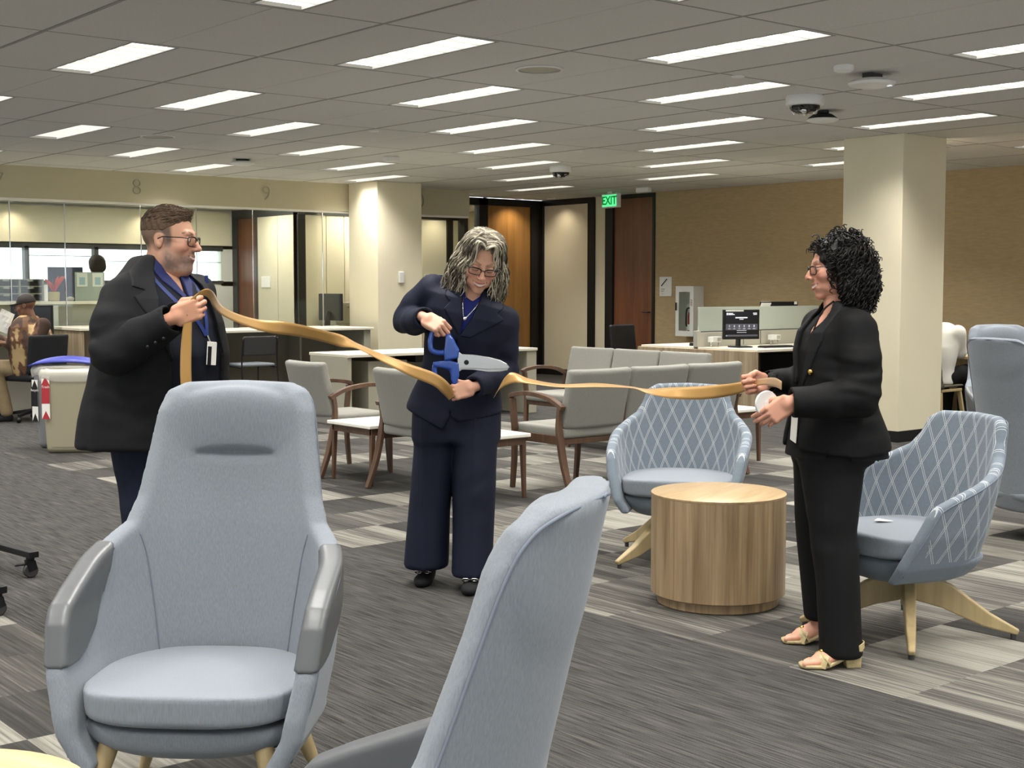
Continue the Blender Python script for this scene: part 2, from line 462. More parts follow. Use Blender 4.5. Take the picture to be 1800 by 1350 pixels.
# back office: lower white ceiling, window wall, side wall, office fronts
struct(G().box(-7,9.79,SY+.25,18.6,2.53,2.58).build('ceiling_office', M_white))
struct(G().box(9.79,11.87,SY+.25,16.7,2.60,2.66).box(9.79,14.4,16.56,18.6,2.66,2.74).build('ceiling_office', M_white))
WYY = 18.5
wg = G()
wg.box(-7,9.79,WYY,WYY+.12,0,1.47).box(-7,9.79,WYY,WYY+.12,1.95,2.6).box(9.60,9.79,WYY,WYY+.12,1.4,2.0)
struct(wg.build('wall_office', M_white))
struct(G().box(-7,9.72,WYY-.08,WYY-.02,2.0,2.5).build('trim_5', M_cream))
wf = G()
for x in (4.85,6.68,7.66,8.63):
    wf.box(x-.03,x+.03,WYY-.03,WYY+.08,1.47,1.95)
wf.box(-7,9.62,WYY-.03,WYY+.08,1.92,2.0).box(-7,9.62,WYY-.03,WYY+.08,1.44,1.48).box(6.71,7.63,WYY,WYY+.06,1.815,1.823).box(7.69,9.6,WYY,WYY+.06,1.75,1.757)
struct(wf.build('trim_6', M_darkgrey))
for x0,x1 in ((-7,4.82),(4.88,6.65),(6.71,7.63),(7.69,8.60),(8.66,9.60)):
    struct(G().box(x0,x1,WYY+.05,WYY+.056,1.47,1.95).build('window_2', M_glass))
# side wall of the office, with a red-brown door
sx = 9.79
struct(G().box(sx,sx+.1,16.6,17.14,.1,2.40).box(sx,sx+.1,17.15,17.72,.1,2.40).build('wall_side', M_panel))
struct(G().box(sx,sx+.1,16.55,18.5,2.40,2.53).box(sx,sx+.1,17.72,17.79,0,2.4).box(sx,sx+.1,18.36,18.5,0,2.4).build('trim_7', M_darkgrey))
struct(G().box(sx+.03,sx+.07,17.79,18.36,0,2.4).build('door_3', M_reddoor))
oy = 16.6
struct(G().box(9.91,10.26,oy,oy+.08,0,2.40).box(10.27,10.56,oy,oy+.08,0,2.40).box(10.57,11.9,oy,oy+.08,0,2.40).box(11.94,12.39,oy,oy+.08,0,2.40).build('wall_front', M_panel))
struct(G().box(9.79,9.91,oy-.03,oy+.1,0,2.43).box(9.91,12.76,oy-.02,oy+.1,2.40,2.46).box(12.39,12.5,oy-.03,oy+.1,0,2.43).box(12.69,12.76,oy-.03,oy+.1,0,2.43).build('trim_8', M_black))
struct(G().box(9.79,12.8,oy-.01,oy+.1,2.46,2.62).build('wall_header', M_soffit))
struct(G().box(12.5,12.69,oy+.03,oy+.04,0,2.4).build('window_3', M_glass))
struct(G().box(11.2,11.24,oy+.1,18.3,0,2.66).build('wall_side', M_cream))
# tall glass screens of the counters under the soffit
for k,(a,b_) in enumerate(((2.2,3.79),(3.8,5.37),(5.38,6.0),(6.01,6.93),(6.94,7.65),(7.66,8.43),(8.44,9.455),(9.465,9.82),(10.55,11.86))):
    w = struct(G().box(a,b_,SY+.04,SY+.052,.87,2.37).build('window_4', M_glass))
    G().box(a-.004,a+.004,SY+.038,SY+.054,.87,2.37).build('polished_edge', M_chrome, w)

# unseen walls beside and behind the viewpoint, added with window openings to limit daylight
g = G().box(-7.1,-7,-5,18.6,0,.85).box(-7.1,-7,-5,18.6,2.35,2.85)
for y in (-5,-1,3,7,11,14.8): g.box(-7.1,-7,y,y+.25,.85,2.35)
struct(g.build('wall_left_added', M_cream))
g = G().box(-7.1,XR+.1,-5.1,-5,0,.85).box(-7.1,XR+.1,-5.1,-5,2.35,2.85)
for x in (-7.1,-3,1,5,9,13): g.box(x,x+.25,-5.1,-5,.85,2.35)
struct(g.build('wall_rear_added', M_cream))
# pillars
for nm,(x0,x1,y0,y1) in (('pillar_right',(10.36,11.03,7.13,7.77)),('pillar_left',(9.83,10.53,14.65,15.33))):
    p = struct(G().box(x0,x1,y0,y1,0,ZC).build(nm, M_cream, bevel=.006))
    G().box(x0-.012,x1+.012,y0-.012,y1+.012,0,.1).build('baseboard', M_base, p)

# ================================================================== ceiling lights
M_lamp = mat_emit('lamp_diffuser', (255,252,246), 1.7)
lamp_data = bpy.data.lights.new('tube','AREA'); lamp_data.shape = 'RECTANGLE'; lamp_data.size = LW-.03; lamp_data.size_y = LL-.03; lamp_data.energy = LAMP; lamp_data.spread = R(SPREAD); lamp_data.color = (1.,.975,.93)
M_louver = mat('louver_white', (240,240,236), .3)
proto = None
def ordinal(n): return {1:'first',2:'second',3:'third'}.get(n, '%dth' % n)
cols = {}
for i,j,cx,cy in lights_ij: cols.setdefault((i-j)//2, []).append((i+j,i,j,cx,cy))
# what the frame shows (far enough in front of the viewpoint) sets the count inside each receding line
def in_view(x, y, z=ZC):
    xx = x*math.cos(R(39.5))-y*math.sin(R(39.5)); yy = x*math.sin(R(39.5))+y*math.cos(R(39.5)); w = z-1.4
    t = math.atan(172/2382); d = yy*math.cos(t)-w*math.sin(t); u = yy*math.sin(t)+w*math.cos(t)
    if d < .5: return False
    px, py = 900+2382*xx/d, 675-2382*u/d
    return -60 < px < 1860 and -40 < py < 1350
vis = sorted(c for c in cols if any(in_view(q[3],q[4]) and not (q[4] > SY-.3 and q[3] < 11.9) for q in cols[c]))
for c in sorted(cols):
    n = 0
    for s_,i,j,cx,cy in sorted(cols[c]):
        if cy+LL/2 > SY and cx < 11.9: continue
        v = in_view(cx,cy)
        if not v and (cx > 13 or cy < -3 or cx < -5): continue
        if v:
            n += 1
            lab = 'recessed fluorescent ceiling light, %s from the front in the %s receding line from the left' % (ordinal(n), ordinal(vis.index(c)+1))
        else: lab = 'recessed fluorescent ceiling light outside the frame'
        if proto is None:
            proto = thing('ceiling_light', lab, 'ceiling light', (cx,cy,ZC), group='recessed ceiling lights')
            f = G(); a, b_ = LW/2+.01, LL/2+.01
            f.box(-a,-a+.012,-b_,b_,-.001,.03).box(a-.012,a,-b_,b_,-.001,.03).box(-a,a,-b_,-b_+.012,-.001,.03).box(-a,a,b_-.012,b_,-.001,.03)
            f.box(-a,a,-b_,b_,.03,.04)
            f.build('frame', M_gridbar, proto)
            G().box(-LW/2+.004,LW/2-.004,-LL/2+.004,LL/2-.004,.018,.022).build('diffuser', M_lamp, proto)
            P_ = [(LW/2-.003,-LL/2+.003),(LW/2-.003,LL/2-.003),(LW/2-.007,LL/2-.003)]   # one comb: a rail with cross blades
            for k in range(7,0,-1):
                y = -LL/2+LL*k/8; P_ += [(LW/2-.007,y+.003),(-LW/2+.003,y+.003),(-LW/2+.003,y-.003),(LW/2-.007,y-.003)]
            P_ += [(LW/2-.007,-LL/2+.003)]
            lv = G().prism(P_, .001, .018); lv.build('grille', M_louver, proto)
            lo_ = bpy.data.objects.new('tube', lamp_data); COL.objects.link(lo_); lo_.parent = proto; lo_.location = (0,0,-.003)
            o = proto
        else:
            o = copy_tree(proto); o.location = (cx,cy,ZC); o['label'] = lab
        o['group'] = 'recessed ceiling lights' if v else 'ceiling lights outside the frame'

# spot lamps that wash the office fronts (small ceiling cans)
def can(x, y, z, aim, power, label, size=125, blend=1.):
    t = thing('downlight', label, 'downlight', (x,y,z))
    G().lathe([(.05,0),(.065,0),(.065,-.012),(.052,-.012)], 24, cap=False).build('trim_ring', M_white, t, smooth=40)
    ld = bpy.data.lights.new('bulb','SPOT'); ld.energy = power; ld.spot_size = R(size); ld.spot_blend = blend; ld.shadow_soft_size = .03; ld.color = (1,.88,.70)
    l = bpy.data.objects.new('bulb', ld); COL.objects.link(l); l.parent = t; l.location = (0,0,-.02)
    d = Vector(aim)-Vector((x,y,z-.02)); l.rotation_euler = d.to_track_quat('-Z','Y').to_euler()
for x,y,z,aim,p,lab in ((6.45,18.2,2.53,(6.45,18.45,0),16,'office downlight over the leftmost window'),(8.35,18.2,2.53,(8.35,18.45,0),16,'office downlight above the window behind the man'),
    (10.42,16.3,2.60,(10.42,16.6,0),22,'downlight washing the pale office front beside the pillar'),(12.15,16.3,2.60,(12.15,16.6,0),22,'downlight washing the panel right of the pillar'),
    (13.5,16.2,2.75,(13.5,16.45,0),26,'downlight over the amber door'),(13.85,15.85,2.75,(14.15,15.85,0),16,'downlight over the pale wall panel')):
    can(x,y,z,aim,p,lab)

# unseen panels added behind the soffit to brighten the back office
for k,(x,y,z) in enumerate(((4.2,17.0,2.53),(6.0,17.0,2.53),(7.8,17.0,2.53),(9.2,17.0,2.53),(10.9,16.1,2.60),(12.6,17.3,2.66))):
    t = thing('added_office_light', 'flat unseen ceiling light added to brighten the back office', 'ceiling light', (x,y,z), 0, 'added back office lights')
    G().box(-.3,.3,-.3,.3,-.012,0).build('frame', M_white, t); G().box(-.28,.28,-.28,.28,-.014,-.012).build('diffuser', mat_emit('added_office_glow', (255,250,240), OFFICE), t)
# numerals on the soffit
M_numeral = mat('grey_numeral', (160,152,130), .5)
def text(s, name, m, size, loc, rot, parent=None, ext=.004, align='CENTER', sx=1., thin=0.):
    c = bpy.data.curves.new(name+'_outline','FONT'); c.body = s; c.size = size; c.extrude = ext; c.align_x = align; c.offset = thin; c.align_y = 'CENTER'
    q = bpy.data.objects.new('outline', c); COL.objects.link(q)
    me = bpy.data.meshes.new_from_object(q.evaluated_get(bpy.context.evaluated_depsgraph_get()))
    bpy.data.objects.remove(q); bpy.data.curves.remove(c)
    me.name = name; me.materials.clear(); me.materials.append(m)
    o = link(bpy.data.objects.new(name, me), parent); o.location = loc; o.rotation_euler = rot; o.scale = (sx,1,1)
    return o
for s,x in (('7',5.26),('8',6.875),('9',8.61),('10',10.95)):
    o = text(s, 'counter_numeral', M_numeral, .27, (x,SY-.006,2.565), (PI/2,0,0), ext=.006, thin=-.008)
    tag(o, 'grey raised numeral %s on the beige soffit' % s, 'number', 'counter numbers on the soffit')

# sky and daylight
w = bpy.data.worlds.new('daylight'); SC.world = w; w.use_nodes = True
bg = w.node_tree.nodes['Background']; bg.inputs[0].default_value = (.88,.94,1.0,1); bg.inputs[1].default_value = SKY

# camera
cd = bpy.data.cameras.new('camera'); cam = bpy.data.objects.new('camera', cd); COL.objects.link(cam)
cd.sensor_fit = 'HORIZONTAL'; cd.sensor_width = 36; cd.lens = 2382/1800*36; cd.clip_start = .05
cam.location = (0,0,1.4); cam.rotation_euler = (PI/2-math.atan(172/2382), 0, -R(39.5)); SC.camera = cam
vs = SC.view_settings; vs.view_transform = 'Standard'; vs.look = 'None'; vs.exposure = EXPO; vs.gamma = 1; vs.use_curve_mapping = False
# ================================================================== upholstered lounge chairs
def fabric(name, rgb, pattern=False, scale=1.):
    m, nt, b = new_mat(name); N, L = nt.nodes.new, nt.links.new
    c = lin(rgb)
    tc = N('ShaderNodeTexCoord'); mp = N('ShaderNodeMapping'); mp.inputs['Scale'].default_value = (420,420,40)
    L(tc.outputs['Object'], mp.inputs['Vector'])
    n = N('ShaderNodeTexNoise'); n.inputs['Scale'].default_value = scale; n.inputs['Detail'].default_value = 3; L(mp.outputs[0], n.inputs['Vector'])
    mr = N('ShaderNodeMapRange'); mr.inputs[1].default_value = .3; mr.inputs[2].default_value = .7; mr.inputs[3].default_value = .88; mr.inputs[4].default_value = 1.10
    L(n.outputs[0], mr.inputs[0])
    sc = N('ShaderNodeVectorMath'); sc.operation = 'SCALE'; sc.inputs[0].default_value = c; L(mr.outputs[0], sc.inputs['Scale'])
    out = sc.outputs[0]
    if pattern:
        a = N('ShaderNodeAttribute'); a.attribute_name = 'Pat'; sp = N('ShaderNodeSeparateXYZ'); L(a.outputs['Vector'], sp.inputs[0])
        def mth(op, x, y=None, z=None):
            q = N('ShaderNodeMath'); q.operation = op
            for i,v in enumerate((x,y,z)):
                if v is None: continue
                if isinstance(v,(int,float)): q.inputs[i].default_value = v
                else: L(v, q.inputs[i])
            return q.outputs[0]
        u = mth('DIVIDE', sp.outputs[0], .088); v = mth('DIVIDE', sp.outputs[1], .165)
        def lines(sgn):
            f = mth('ABSOLUTE', mth('SUBTRACT', mth('FRACT', mth('ADD', u, mth('MULTIPLY', v, sgn))), .5))
            return mth('LESS_THAN', mth('ABSOLUTE', mth('SUBTRACT', f, .052)), .017)
        msk = mth('MULTIPLY', mth('MAXIMUM', lines(1.), lines(-1.)), mth('GREATER_THAN', sp.outputs[2], .5))
        mx = N('ShaderNodeMix'); mx.data_type = 'RGBA'; L(mth('MULTIPLY', msk, .75), mx.inputs[0]); L(out, mx.inputs[6]); mx.inputs[7].default_value = lin((196,200,200))+(1,)
        out = mx.outputs[2]
    L(out, b.inputs['Base Color'])
    b.inputs['Roughness'].default_value = .85; b.inputs['Specular IOR Level'].default_value = .2; b.inputs['Sheen Weight'].default_value = .15
    bp = N('ShaderNodeBump'); bp.inputs['Strength'].default_value = .15; bp.inputs['Distance'].default_value = .002
    L(n.outputs[0], bp.inputs['Height']); L(bp.outputs[0], b.inputs['Normal'])
    return m
M_blue = fabric('blue_grey_weave', (127,133,140))
M_bluepat = fabric('blue_grey_diamond_weave', (113,123,133), True)
M_vinyl = mat('grey_vinyl', (88,90,92), .38, spec=.5)
M_seam = mat('seam_thread', (112,120,132), .8)
M_ash = mat_wood('pale_ash', (164,144,104), (184,163,120), (16,16,1.2), .4)
M_ashtop = mat_wood('pale_ash_top', (186,160,120), (208,182,142), (2,26,2), .35)

class Tub:
    """barrel-shaped upholstered shell; S runs round the shell from the middle of the back, z up"""
    def __init__(s, rows, poly, th):
        s.rows = np.array(rows, dtype=np.float32); s.poly = poly; s.th = th; s.m = .34
    def at(s, z):
        return [np.interp(z, s.rows[:,0], s.rows[:,i]).astype(np.float32) for i in (1,2,3)]   # a, b, rear y
    def coords(s, P):
        z = P[...,2]; a, b, yr = s.at(z); cy = yr-b
        x = np.abs(P[...,0]); dy = P[...,1]-cy
        rad = np.sqrt((x/a)**2+(np.maximum(dy,0)/b)**2)
        sn2 = (x/a/np.maximum(rad,1e-4))**2
        d = np.where(dy > 0, (rad-1)*(a*sn2+b*(1-sn2)), x-a)
        S = np.where(dy > 0, np.arctan2(x/a, np.maximum(dy,0)/b+1e-6)*s.m, s.m*PI/2-dy)
        return S, z, d
    def shell(s, P, infl=0., poly=None, k=.022):
        S, z, d = s.coords(P)
        sh = np.abs(d+s.th/2)-s.th/2-infl
        return smax(sh, poly2(S, z, poly or s.poly)-(infl if poly is None else 0), k)
    def point(s, S, z, side=1, off=0.):
        a, b, yr = [float(q) for q in s.at(z)]; cy = yr-b
        if S < s.m*PI/2:
            f = S/s.m; sn = math.sin(f)**2; k = 1+off/(a*sn+b*(1-sn)); return (side*a*k*math.sin(f), cy+b*k*math.cos(f), z)
        return (side*(a+off), cy-(S-s.m*PI/2), z)
HB = Tub([(.17,.275,.23,.215),(.25,.32,.265,.24),(.40,.352,.29,.26),(.55,.368,.30,.285),(.72,.365,.29,.315),(1.15,.345,.25,.415)],
         [(-1,1.122),(0,1.122),(.175,1.117),(.232,1.095),(.258,1.04),(.275,.93),(.298,.80),(.33,.73),(.41,.69),(.534,.645),(.64,.60),(.70,.57),(.73,.525),(.755,.44),(.79,.30),(.80,.16),(-1,.16)], .058)
LB = Tub([(.28,.26,.22,.21),(.33,.295,.25,.235),(.45,.335,.28,.27),(.60,.36,.29,.30),(.90,.365,.28,.365)],
         [(-1,.885),(0,.885),(.17,.88),(.225,.852),(.25,.785),(.29,.735),(.40,.685),(.534,.64),(.64,.60),(.70,.575),(.73,.535),(.77,.44),(.81,.34),(.82,.27),(-1,.27)], .05)
def base_rows(z0, z1, tub):
    out = []
    for k in range(7):
        z = z0+(z1-z0)*k/6; a, b, yr = [float(q) for q in tub.at(z)]
        f = .80+.2*math.sin(PI/2*min(1,k/3)); fr = .29
        out.append((z, 0, (yr-fr)/2+.0, a*f, (yr+fr)/2*f))
    return out
def seat_f(tub, z0, z1, fr):
    a, b, yr = [float(q) for q in tub.at((z0+z1)/2)]
    ai = a-tub.th+.006; yb = yr-tub.th-.005
    def f(P):
        d = stack(P, [(z0,0,(yb-fr)/2,ai,(yb+fr)/2),(z1+.1,0,(yb-fr)/2,ai+.01,(yb+fr)/2)], 3.1)
        top = P[...,2]-(z1+.012*(1-(P[...,0]/ai)**2)); bot = z0-P[...,2]
        return smax(smax(d, top, .009), bot, .008)
    return f
def pat_attr(o, tub):
    n = len(o.data.vertices); co = np.empty(n*3, dtype=np.float32); o.data.vertices.foreach_get('co', co); co = co.reshape(-1,3)
    S, z, d = tub.coords(co); s = np.where(co[:,0] < 0, -S, S)
    a = o.data.attributes.new('Pat','FLOAT_VECTOR','POINT')
    on = ((z > tub.rows[1,0]+.02) & (S < .72)).astype(np.float32)
    a.data.foreach_set('vector', np.stack([s, z, on], 1).astype(np.float32).ravel())
def seam(name, pts, m, parent, r=.0028):
    return G().tube(pts, r, 6).build(name, m, parent, smooth=True)

def highback(label, loc, rz):
    t = thing('highback_lounge_chair', label, 'armchair', loc, rz, 'highback lounge chairs')
    def f(P):
        d = HB.shell(P)
        # pillow roll of the headrest with the pinched crease under it
        d = smin(d, ell(P, (0,.315,1.02), (.165,.032,.085)), .05)
        d = smax(d, -ell(P, (0,.298,.912), (.115,.028,.013)), .022)
        return d
    V, Q = snet(f, (-.42,-.32,.12), (.42,.48,1.18), .0085)
    from_np('shell', V, Q, M_blue, t)
    b_ = lambda P: smax(stack(P, base_rows(.185,.29,HB), 2.5), P[...,2]-.272, .012)
    V, Q = snet(b_, (-.36,-.36,.15), (.36,.33,.32), .01); from_np('base_shell', V, Q, M_blue, t)
    V, Q = snet(seat_f(HB,.285,.362,.315), (-.36,-.36,.26), (.36,.33,.42), .009); c = from_np('seat_cushion', V, Q, M_blue, t)
    pv = [(.42,.70),(.435,.62),(.46,.57),(.50,.52),(.55,.475),(.61,.44),(.67,.422),(.85,.422),(.85,.68),(.60,.74)]
    pv2 = lambda P: smax(HB.shell(P, .0045), poly2(HB.coords(P)[0], P[...,2], pv), .002)
    V, Q = snet(pv2, (-.42,-.32,.38), (.42,.32,.74), .006)
    left = V[Q][:,:,0].mean(1) < 0
    for sd in (left, ~left):
        q = Q[sd]; u, inv = np.unique(q, return_inverse=True)
        o = from_np('arm_cover', V[u], inv.reshape(q.shape), M_vinyl, t); o['label'] = 'grey vinyl arm cover'
    for sd in (-1,1):
        ss = [(.315,.70),(.285,.64),(.262,.56),(.25,.47),(.245,.36)]
        seam('seam', bezier([HB.point(S, z, sd, -HB.th-.0005) for S,z in ss], 6), M_seam, t, .0026)
        edge = [(.795,.20),(.77,.35),(.748,.44),(.722,.522),(.69,.556),(.534,.64),(.40,.684),(.33,.722),(.297,.79),(.276,.93),(.258,1.04),(.231,1.09),(.175,1.113),(.0,1.118)]
        seam('seam', bezier([HB.point(S, z, sd, .0005) for S,z in [(S-.014,z-.006) for S,z in edge]], 5), M_seam, t, .0026)
    for x,y in ((-.20,-.20),(.20,-.20),(-.19,.15),(.19,.15)):
        g = G(); T = [(x,y,.225),(x*1.18,y*1.18,.1),(x*1.36,y*1.36,0)]
        g.tube(T, [.027,.023,.015], 16).build('leg', M_ash, t, smooth=50)
    return t
def lowback(label, loc, rz, base_rz):
    t = thing('patterned_lounge_chair', label, 'armchair', loc, rz, 'patterned low-back lounge chairs')
    V, Q = snet(LB.shell, (-.42,-.34,.2), (.42,.42,.9), .0085); pat_attr(from_np('shell', V, Q, M_bluepat, t), LB)
    b_ = lambda P: smax(stack(P, base_rows(.25,.38,LB), 2.5), P[...,2]-.352, .012)
    V, Q = snet(b_, (-.36,-.36,.24), (.36,.33,.4), .01); pat_attr(from_np('base_shell', V, Q, M_bluepat, t), Tub([(0,1,1,1),(1,1,1,1)],[],.1))
    V, Q = snet(seat_f(LB,.355,.435,.315), (-.36,-.36,.33), (.36,.33,.5), .009); from_np('seat_cushion', V, Q, M_blue, t)
    for sd in (-1,1):
        edge = [(.805,.31),(.785,.39),(.748,.47),(.722,.53),(.69,.57),(.534,.635),(.40,.68),(.29,.73),(.252,.78),(.226,.845),(.17,.873),(0,.878)]
        seam('seam', bezier([LB.point(S, z, sd, .0005) for S,z in [(S-.012,z-.006) for S,z in edge]], 5), M_seam, t, .0024)
    G().lathe([(.03,.15),(.038,.17),(.038,.23),(.05,.25),(.05,.29)], 20).build('swivel_hub', M_ash, t, smooth=40)
    for k in range(4):
        a = base_rz+k*PI/2; M = Matrix.Rotation(a, 4, 'Z')
        g = G(); P = [(.02,0,.205),(.15,0,.16),(.30,0,.075),(.425,0,.028)]
        g.sweep(P, [.05,.046,.038,.026], [.125,.10,.06,.022], up=(0,0,1), M=M)
        lg = g.build('leg', M_ash, t, bevel=.007, seg=3)
        G().cyl((.405,0), .011, 0, .022, 12, M=M).build('glide', M_darkgrey, lg)
    return t
def cam_room(x, d):
    c, s = math.cos(R(39.5)), math.sin(R(39.5)); return (x*c+d*s, -x*s+d*c, 0)
h0 = highback('high-back blue-grey lounge chair facing us in front of the man', cam_room(-.83,3.64), R(-43.5))
def hcopy(label, x, d, rz):
    o = copy_tree(h0); o.location = cam_room(x,d); o.rotation_euler = (0,0,R(rz)); o['label'] = label; return o
hcopy('nearest high-back blue-grey lounge chair, its outer back turned to us', -.262, 1.96, -144.5)
hcopy('high-back blue-grey lounge chair seen from its outer back at the right edge', 2.94, 7.5, 76)
hcopy('high-back blue-grey lounge chair facing us, mostly hidden behind another high-back at right', 3.6, 9.6, -39.5+6)
l0 = lowback('diamond-patterned low lounge chair facing us behind the round wooden drum table', cam_room(.86,6.9), R(-54), R(51))
l1 = copy_tree(l0); l1.location = cam_room(1.6,5.4); l1.rotation_euler = (0,0,R(-104.5)); l1['label'] = 'diamond-patterned low lounge chair facing left behind the woman in black'

# ================================================================== drum table and small round table
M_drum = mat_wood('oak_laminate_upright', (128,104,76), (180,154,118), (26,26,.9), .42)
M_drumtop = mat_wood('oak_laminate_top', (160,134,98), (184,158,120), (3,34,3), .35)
p = cam_room(.915,5.955)
t = thing('drum_table', 'round wooden drum side table beside the woman in black', 'side table', p, R(20))
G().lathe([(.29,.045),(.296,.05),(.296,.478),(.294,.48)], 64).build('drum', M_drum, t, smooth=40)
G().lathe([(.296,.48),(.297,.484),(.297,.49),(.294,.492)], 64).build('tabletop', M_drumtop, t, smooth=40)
G().lathe([(.262,0),(.268,.004),(.268,.045)], 64).build('plinth', M_drum, t, smooth=40)
p = cam_room(-1.06,2.36)
t = thing('round_table', 'pale wooden round table at the bottom left corner', 'side table', p, R(-70))
G().lathe([(.285,.455),(.298,.46),(.30,.47),(.297,.476)], 64).build('tabletop', M_ashtop, t, smooth=40)
for k in range(3):
    a = 2*PI*k/3; G().tube([(.14*math.cos(a),.14*math.sin(a),.46),(.24*math.cos(a),.24*math.sin(a),0)], [.02,.013], 14).build('leg', M_ash, t, smooth=40)

# ================================================================== grey waiting-room seating in dark wood frames
M_grey = fabric('grey_weave', (140,139,131))
M_wal = mat_wood('walnut_frame', (70,50,38), (98,72,54), (14,14,2), .42)
M_tabtop = mat('white_laminate_top', (236,232,220), .3)
def side_frame(t, y, arm=True, lab='arm'):
    """local: seat faces +x; rear foot at x=0, front foot at x=.58"""
    rl = bezier([(-.03,y,0),(.045,y,.2),(.09,y,.40),(.10,y,.50),(.085,y,.60)], 5)
    G().sweep(rl, [.030]*len(rl), [.034+.018*math.sin(PI*min(1,i/len(rl)*1.4)) for i in range(len(rl))], up=(0,1,0)).build('leg', M_wal, t, bevel=.004)
    h = .625 if arm else .42
    fl = [(.585,y,0),(.565,y,.2),(.56,y,.42),(.585,y,h)]
    if not arm: fl = fl[:3]
    G().sweep(fl, [.030]*len(fl), [.030,.038,.044,.046][:len(fl)], up=(0,1,0)).build('leg', M_wal, t, bevel=.004)
    G().box(.08,.57,y-.012,y+.012,.34,.40).build('side_rail', M_wal, t, bevel=.003)
    if arm:
        P = bezier([(.055,y,.585),(.20,y,.645),(.40,y,.668),(.56,y,.652),(.61,y,.632)], 6)
        a = G().sweep(P, [.044]*len(P), .030, up=(0,0,1)).build('arm', M_wal, t, bevel=.008, seg=3)
def seat_block(t, y0, y1):
    g = G().box(.085,.60,y0,y1,.375,.455); g.build('seat', M_grey, t, bevel=.025, seg=4, smooth=True)
    # slightly bowed, leaning back pad
    rows = []; n, m = 9, 9
    for i in range(n+1):
        z = .47+.385*i/n
        rows.append(z)
    def bp(P):
        a = R(13); c, s = math.cos(a), math.sin(a)
        x = P[...,0]-.135; z = P[...,2]-.45; u = x*c+z*s; v = -x*s+z*c
        y = P[...,1]-(y0+y1)/2; w = (y1-y0)/2
        u = u+.018*(1-(y/w)**2)
        return rbox(np.stack([u,y,v],-1), (-.02,0,.205), (.032,w-.004,.205), .022)
    V, Q = snet(bp, (-.12,y0-.03,.38), (.25,y1+.03,.9), .012)
    from_np('backrest', V, Q, M_grey, t)
def guest_chair(label, x, y, rz=0):
    t = thing('waiting_chair', label, 'chair', (x,y,0), rz, 'grey waiting chairs')
    side_frame(t, .285); side_frame(t, -.285); seat_block(t, -.268, .268)
    G().box(.545,.57,-.27,.27,.335,.385).build('front_rail', M_wal, t, bevel=.003)
    return t
c0 = guest_chair('grey armchair in walnut frame between the man and the side table', 5.19, 8.74)
c1 = copy_tree(c0); c1.location = (5.19,7.55,0); c1['label'] = 'grey armchair in walnut frame seen from behind beside the woman in navy'
def link_table(label, x, y, rz, w):
    t = thing('side_table', label, 'side table', (x,y,0), rz, 'white-topped walnut side tables')
    G().box(.03,.60,-w/2,w/2,.405,.43).build('tabletop', M_tabtop, t, bevel=.005)
    G().box(.06,.57,-w/2+.02,-w/2+.045,.355,.404).box(.06,.57,w/2-.045,w/2-.02,.355,.404).box(.06,.085,-w/2+.03,w/2-.03,.355,.404).box(.545,.57,-w/2+.03,w/2-.03,.355,.404).build('apron', M_wal, t)
    for a in (.075,.555):
        for b_ in (-w/2+.034,w/2-.034):
            k = -.012 if a < .3 else .012
            G().sweep([(a+k,b_,0),(a,b_,.36)], [.022,.032], [.024,.036], up=(0,1,0)).build('leg', M_wal, t, bevel=.003)
    return t
link_table('white-topped walnut table between two grey armchairs', 5.17, 8.145, 0, .56)
link_table('white-topped walnut table between the woman in navy and the grey bench', 5.17, 7.02, 0, .44)
def bench(label, x, y, rz, w=.575):
    t = thing('waiting_bench', label, 'bench', (x,y,0), rz, 'grey three-seat benches')
    L_ = 3*w
    side_frame(t, L_/2+.02); side_frame(t, -L_/2-.02)
    for k in (-1,0,1): seat_block(t, k*w-w/2+.004, k*w+w/2-.004)
    G().box(.545,.57,-L_/2,L_/2,.335,.374).box(.10,.13,-L_/2,L_/2,.335,.374).build('front_rail', M_wal, t, bevel=.003)
    for b_ in (-w/2,w/2): side_frame(t, b_, arm=False)
    return t
bench('grey three-seat bench in walnut frame, seen from behind past the ribbon', 5.97+.89, 6.66, R(90))
bench('grey three-seat bench in walnut frame facing us from farther back', 8.44, 8.47, R(180))
link_table('white-topped walnut table behind the patterned chair facing us', 8.47, 7.30, R(180), .5)
# ================================================================== counters, desks and what stands on them
M_greybin = mat('grey_plastic', (126,128,130), .5)
M_beigebin = mat('beige_plastic', (160,152,128), .55)
M_bluelid = mat('blue_plastic', (52,60,150), .4)
M_liner, _nt, _b = new_mat('thin_plastic_film'); _b.inputs['Base Color'].default_value = lin((226,224,214))+(1,); _b.inputs['Roughness'].default_value = .25; _b.inputs['Alpha'].default_value = .55
M_paper = mat('paper_white', (238,236,228), .7)
M_blackpl = mat('black_plastic', (22,22,24), .45)
M_screen = mat('dark_display', (18,18,22), .15)
M_glowwhite = mat_emit('display_white', (220,222,230), .8)
M_glowgrey = mat_emit('display_grey', (70,70,78), .6)
M_mesh = mat('black_mesh', (26,28,31), .7)
M_whitepl = mat('white_plastic', (222,222,218), .4)
M_greypanel = mat('warm_grey_panel', (176,172,158), .6)
M_darkpanel = mat('dark_modesty_panel', (136,130,116), .6)
M_navypanel = mat('navy_textile_panel', (56,66,94), .8)
M_red = mat('red_enamel', (150,22,24), .35)
M_redprint = mat('red_print', (176,52,60), .5)
M_oakpanel = mat_wood('grey_oak_laminate', (138,120,96), (182,164,136), (20,20,.9), .45)

def desk_top(t, x0,x1,y0,y1,z, m=M_toplam): return box_obj('worktop', m, x0,x1,y0,y1,z-.03,z, t, .004)
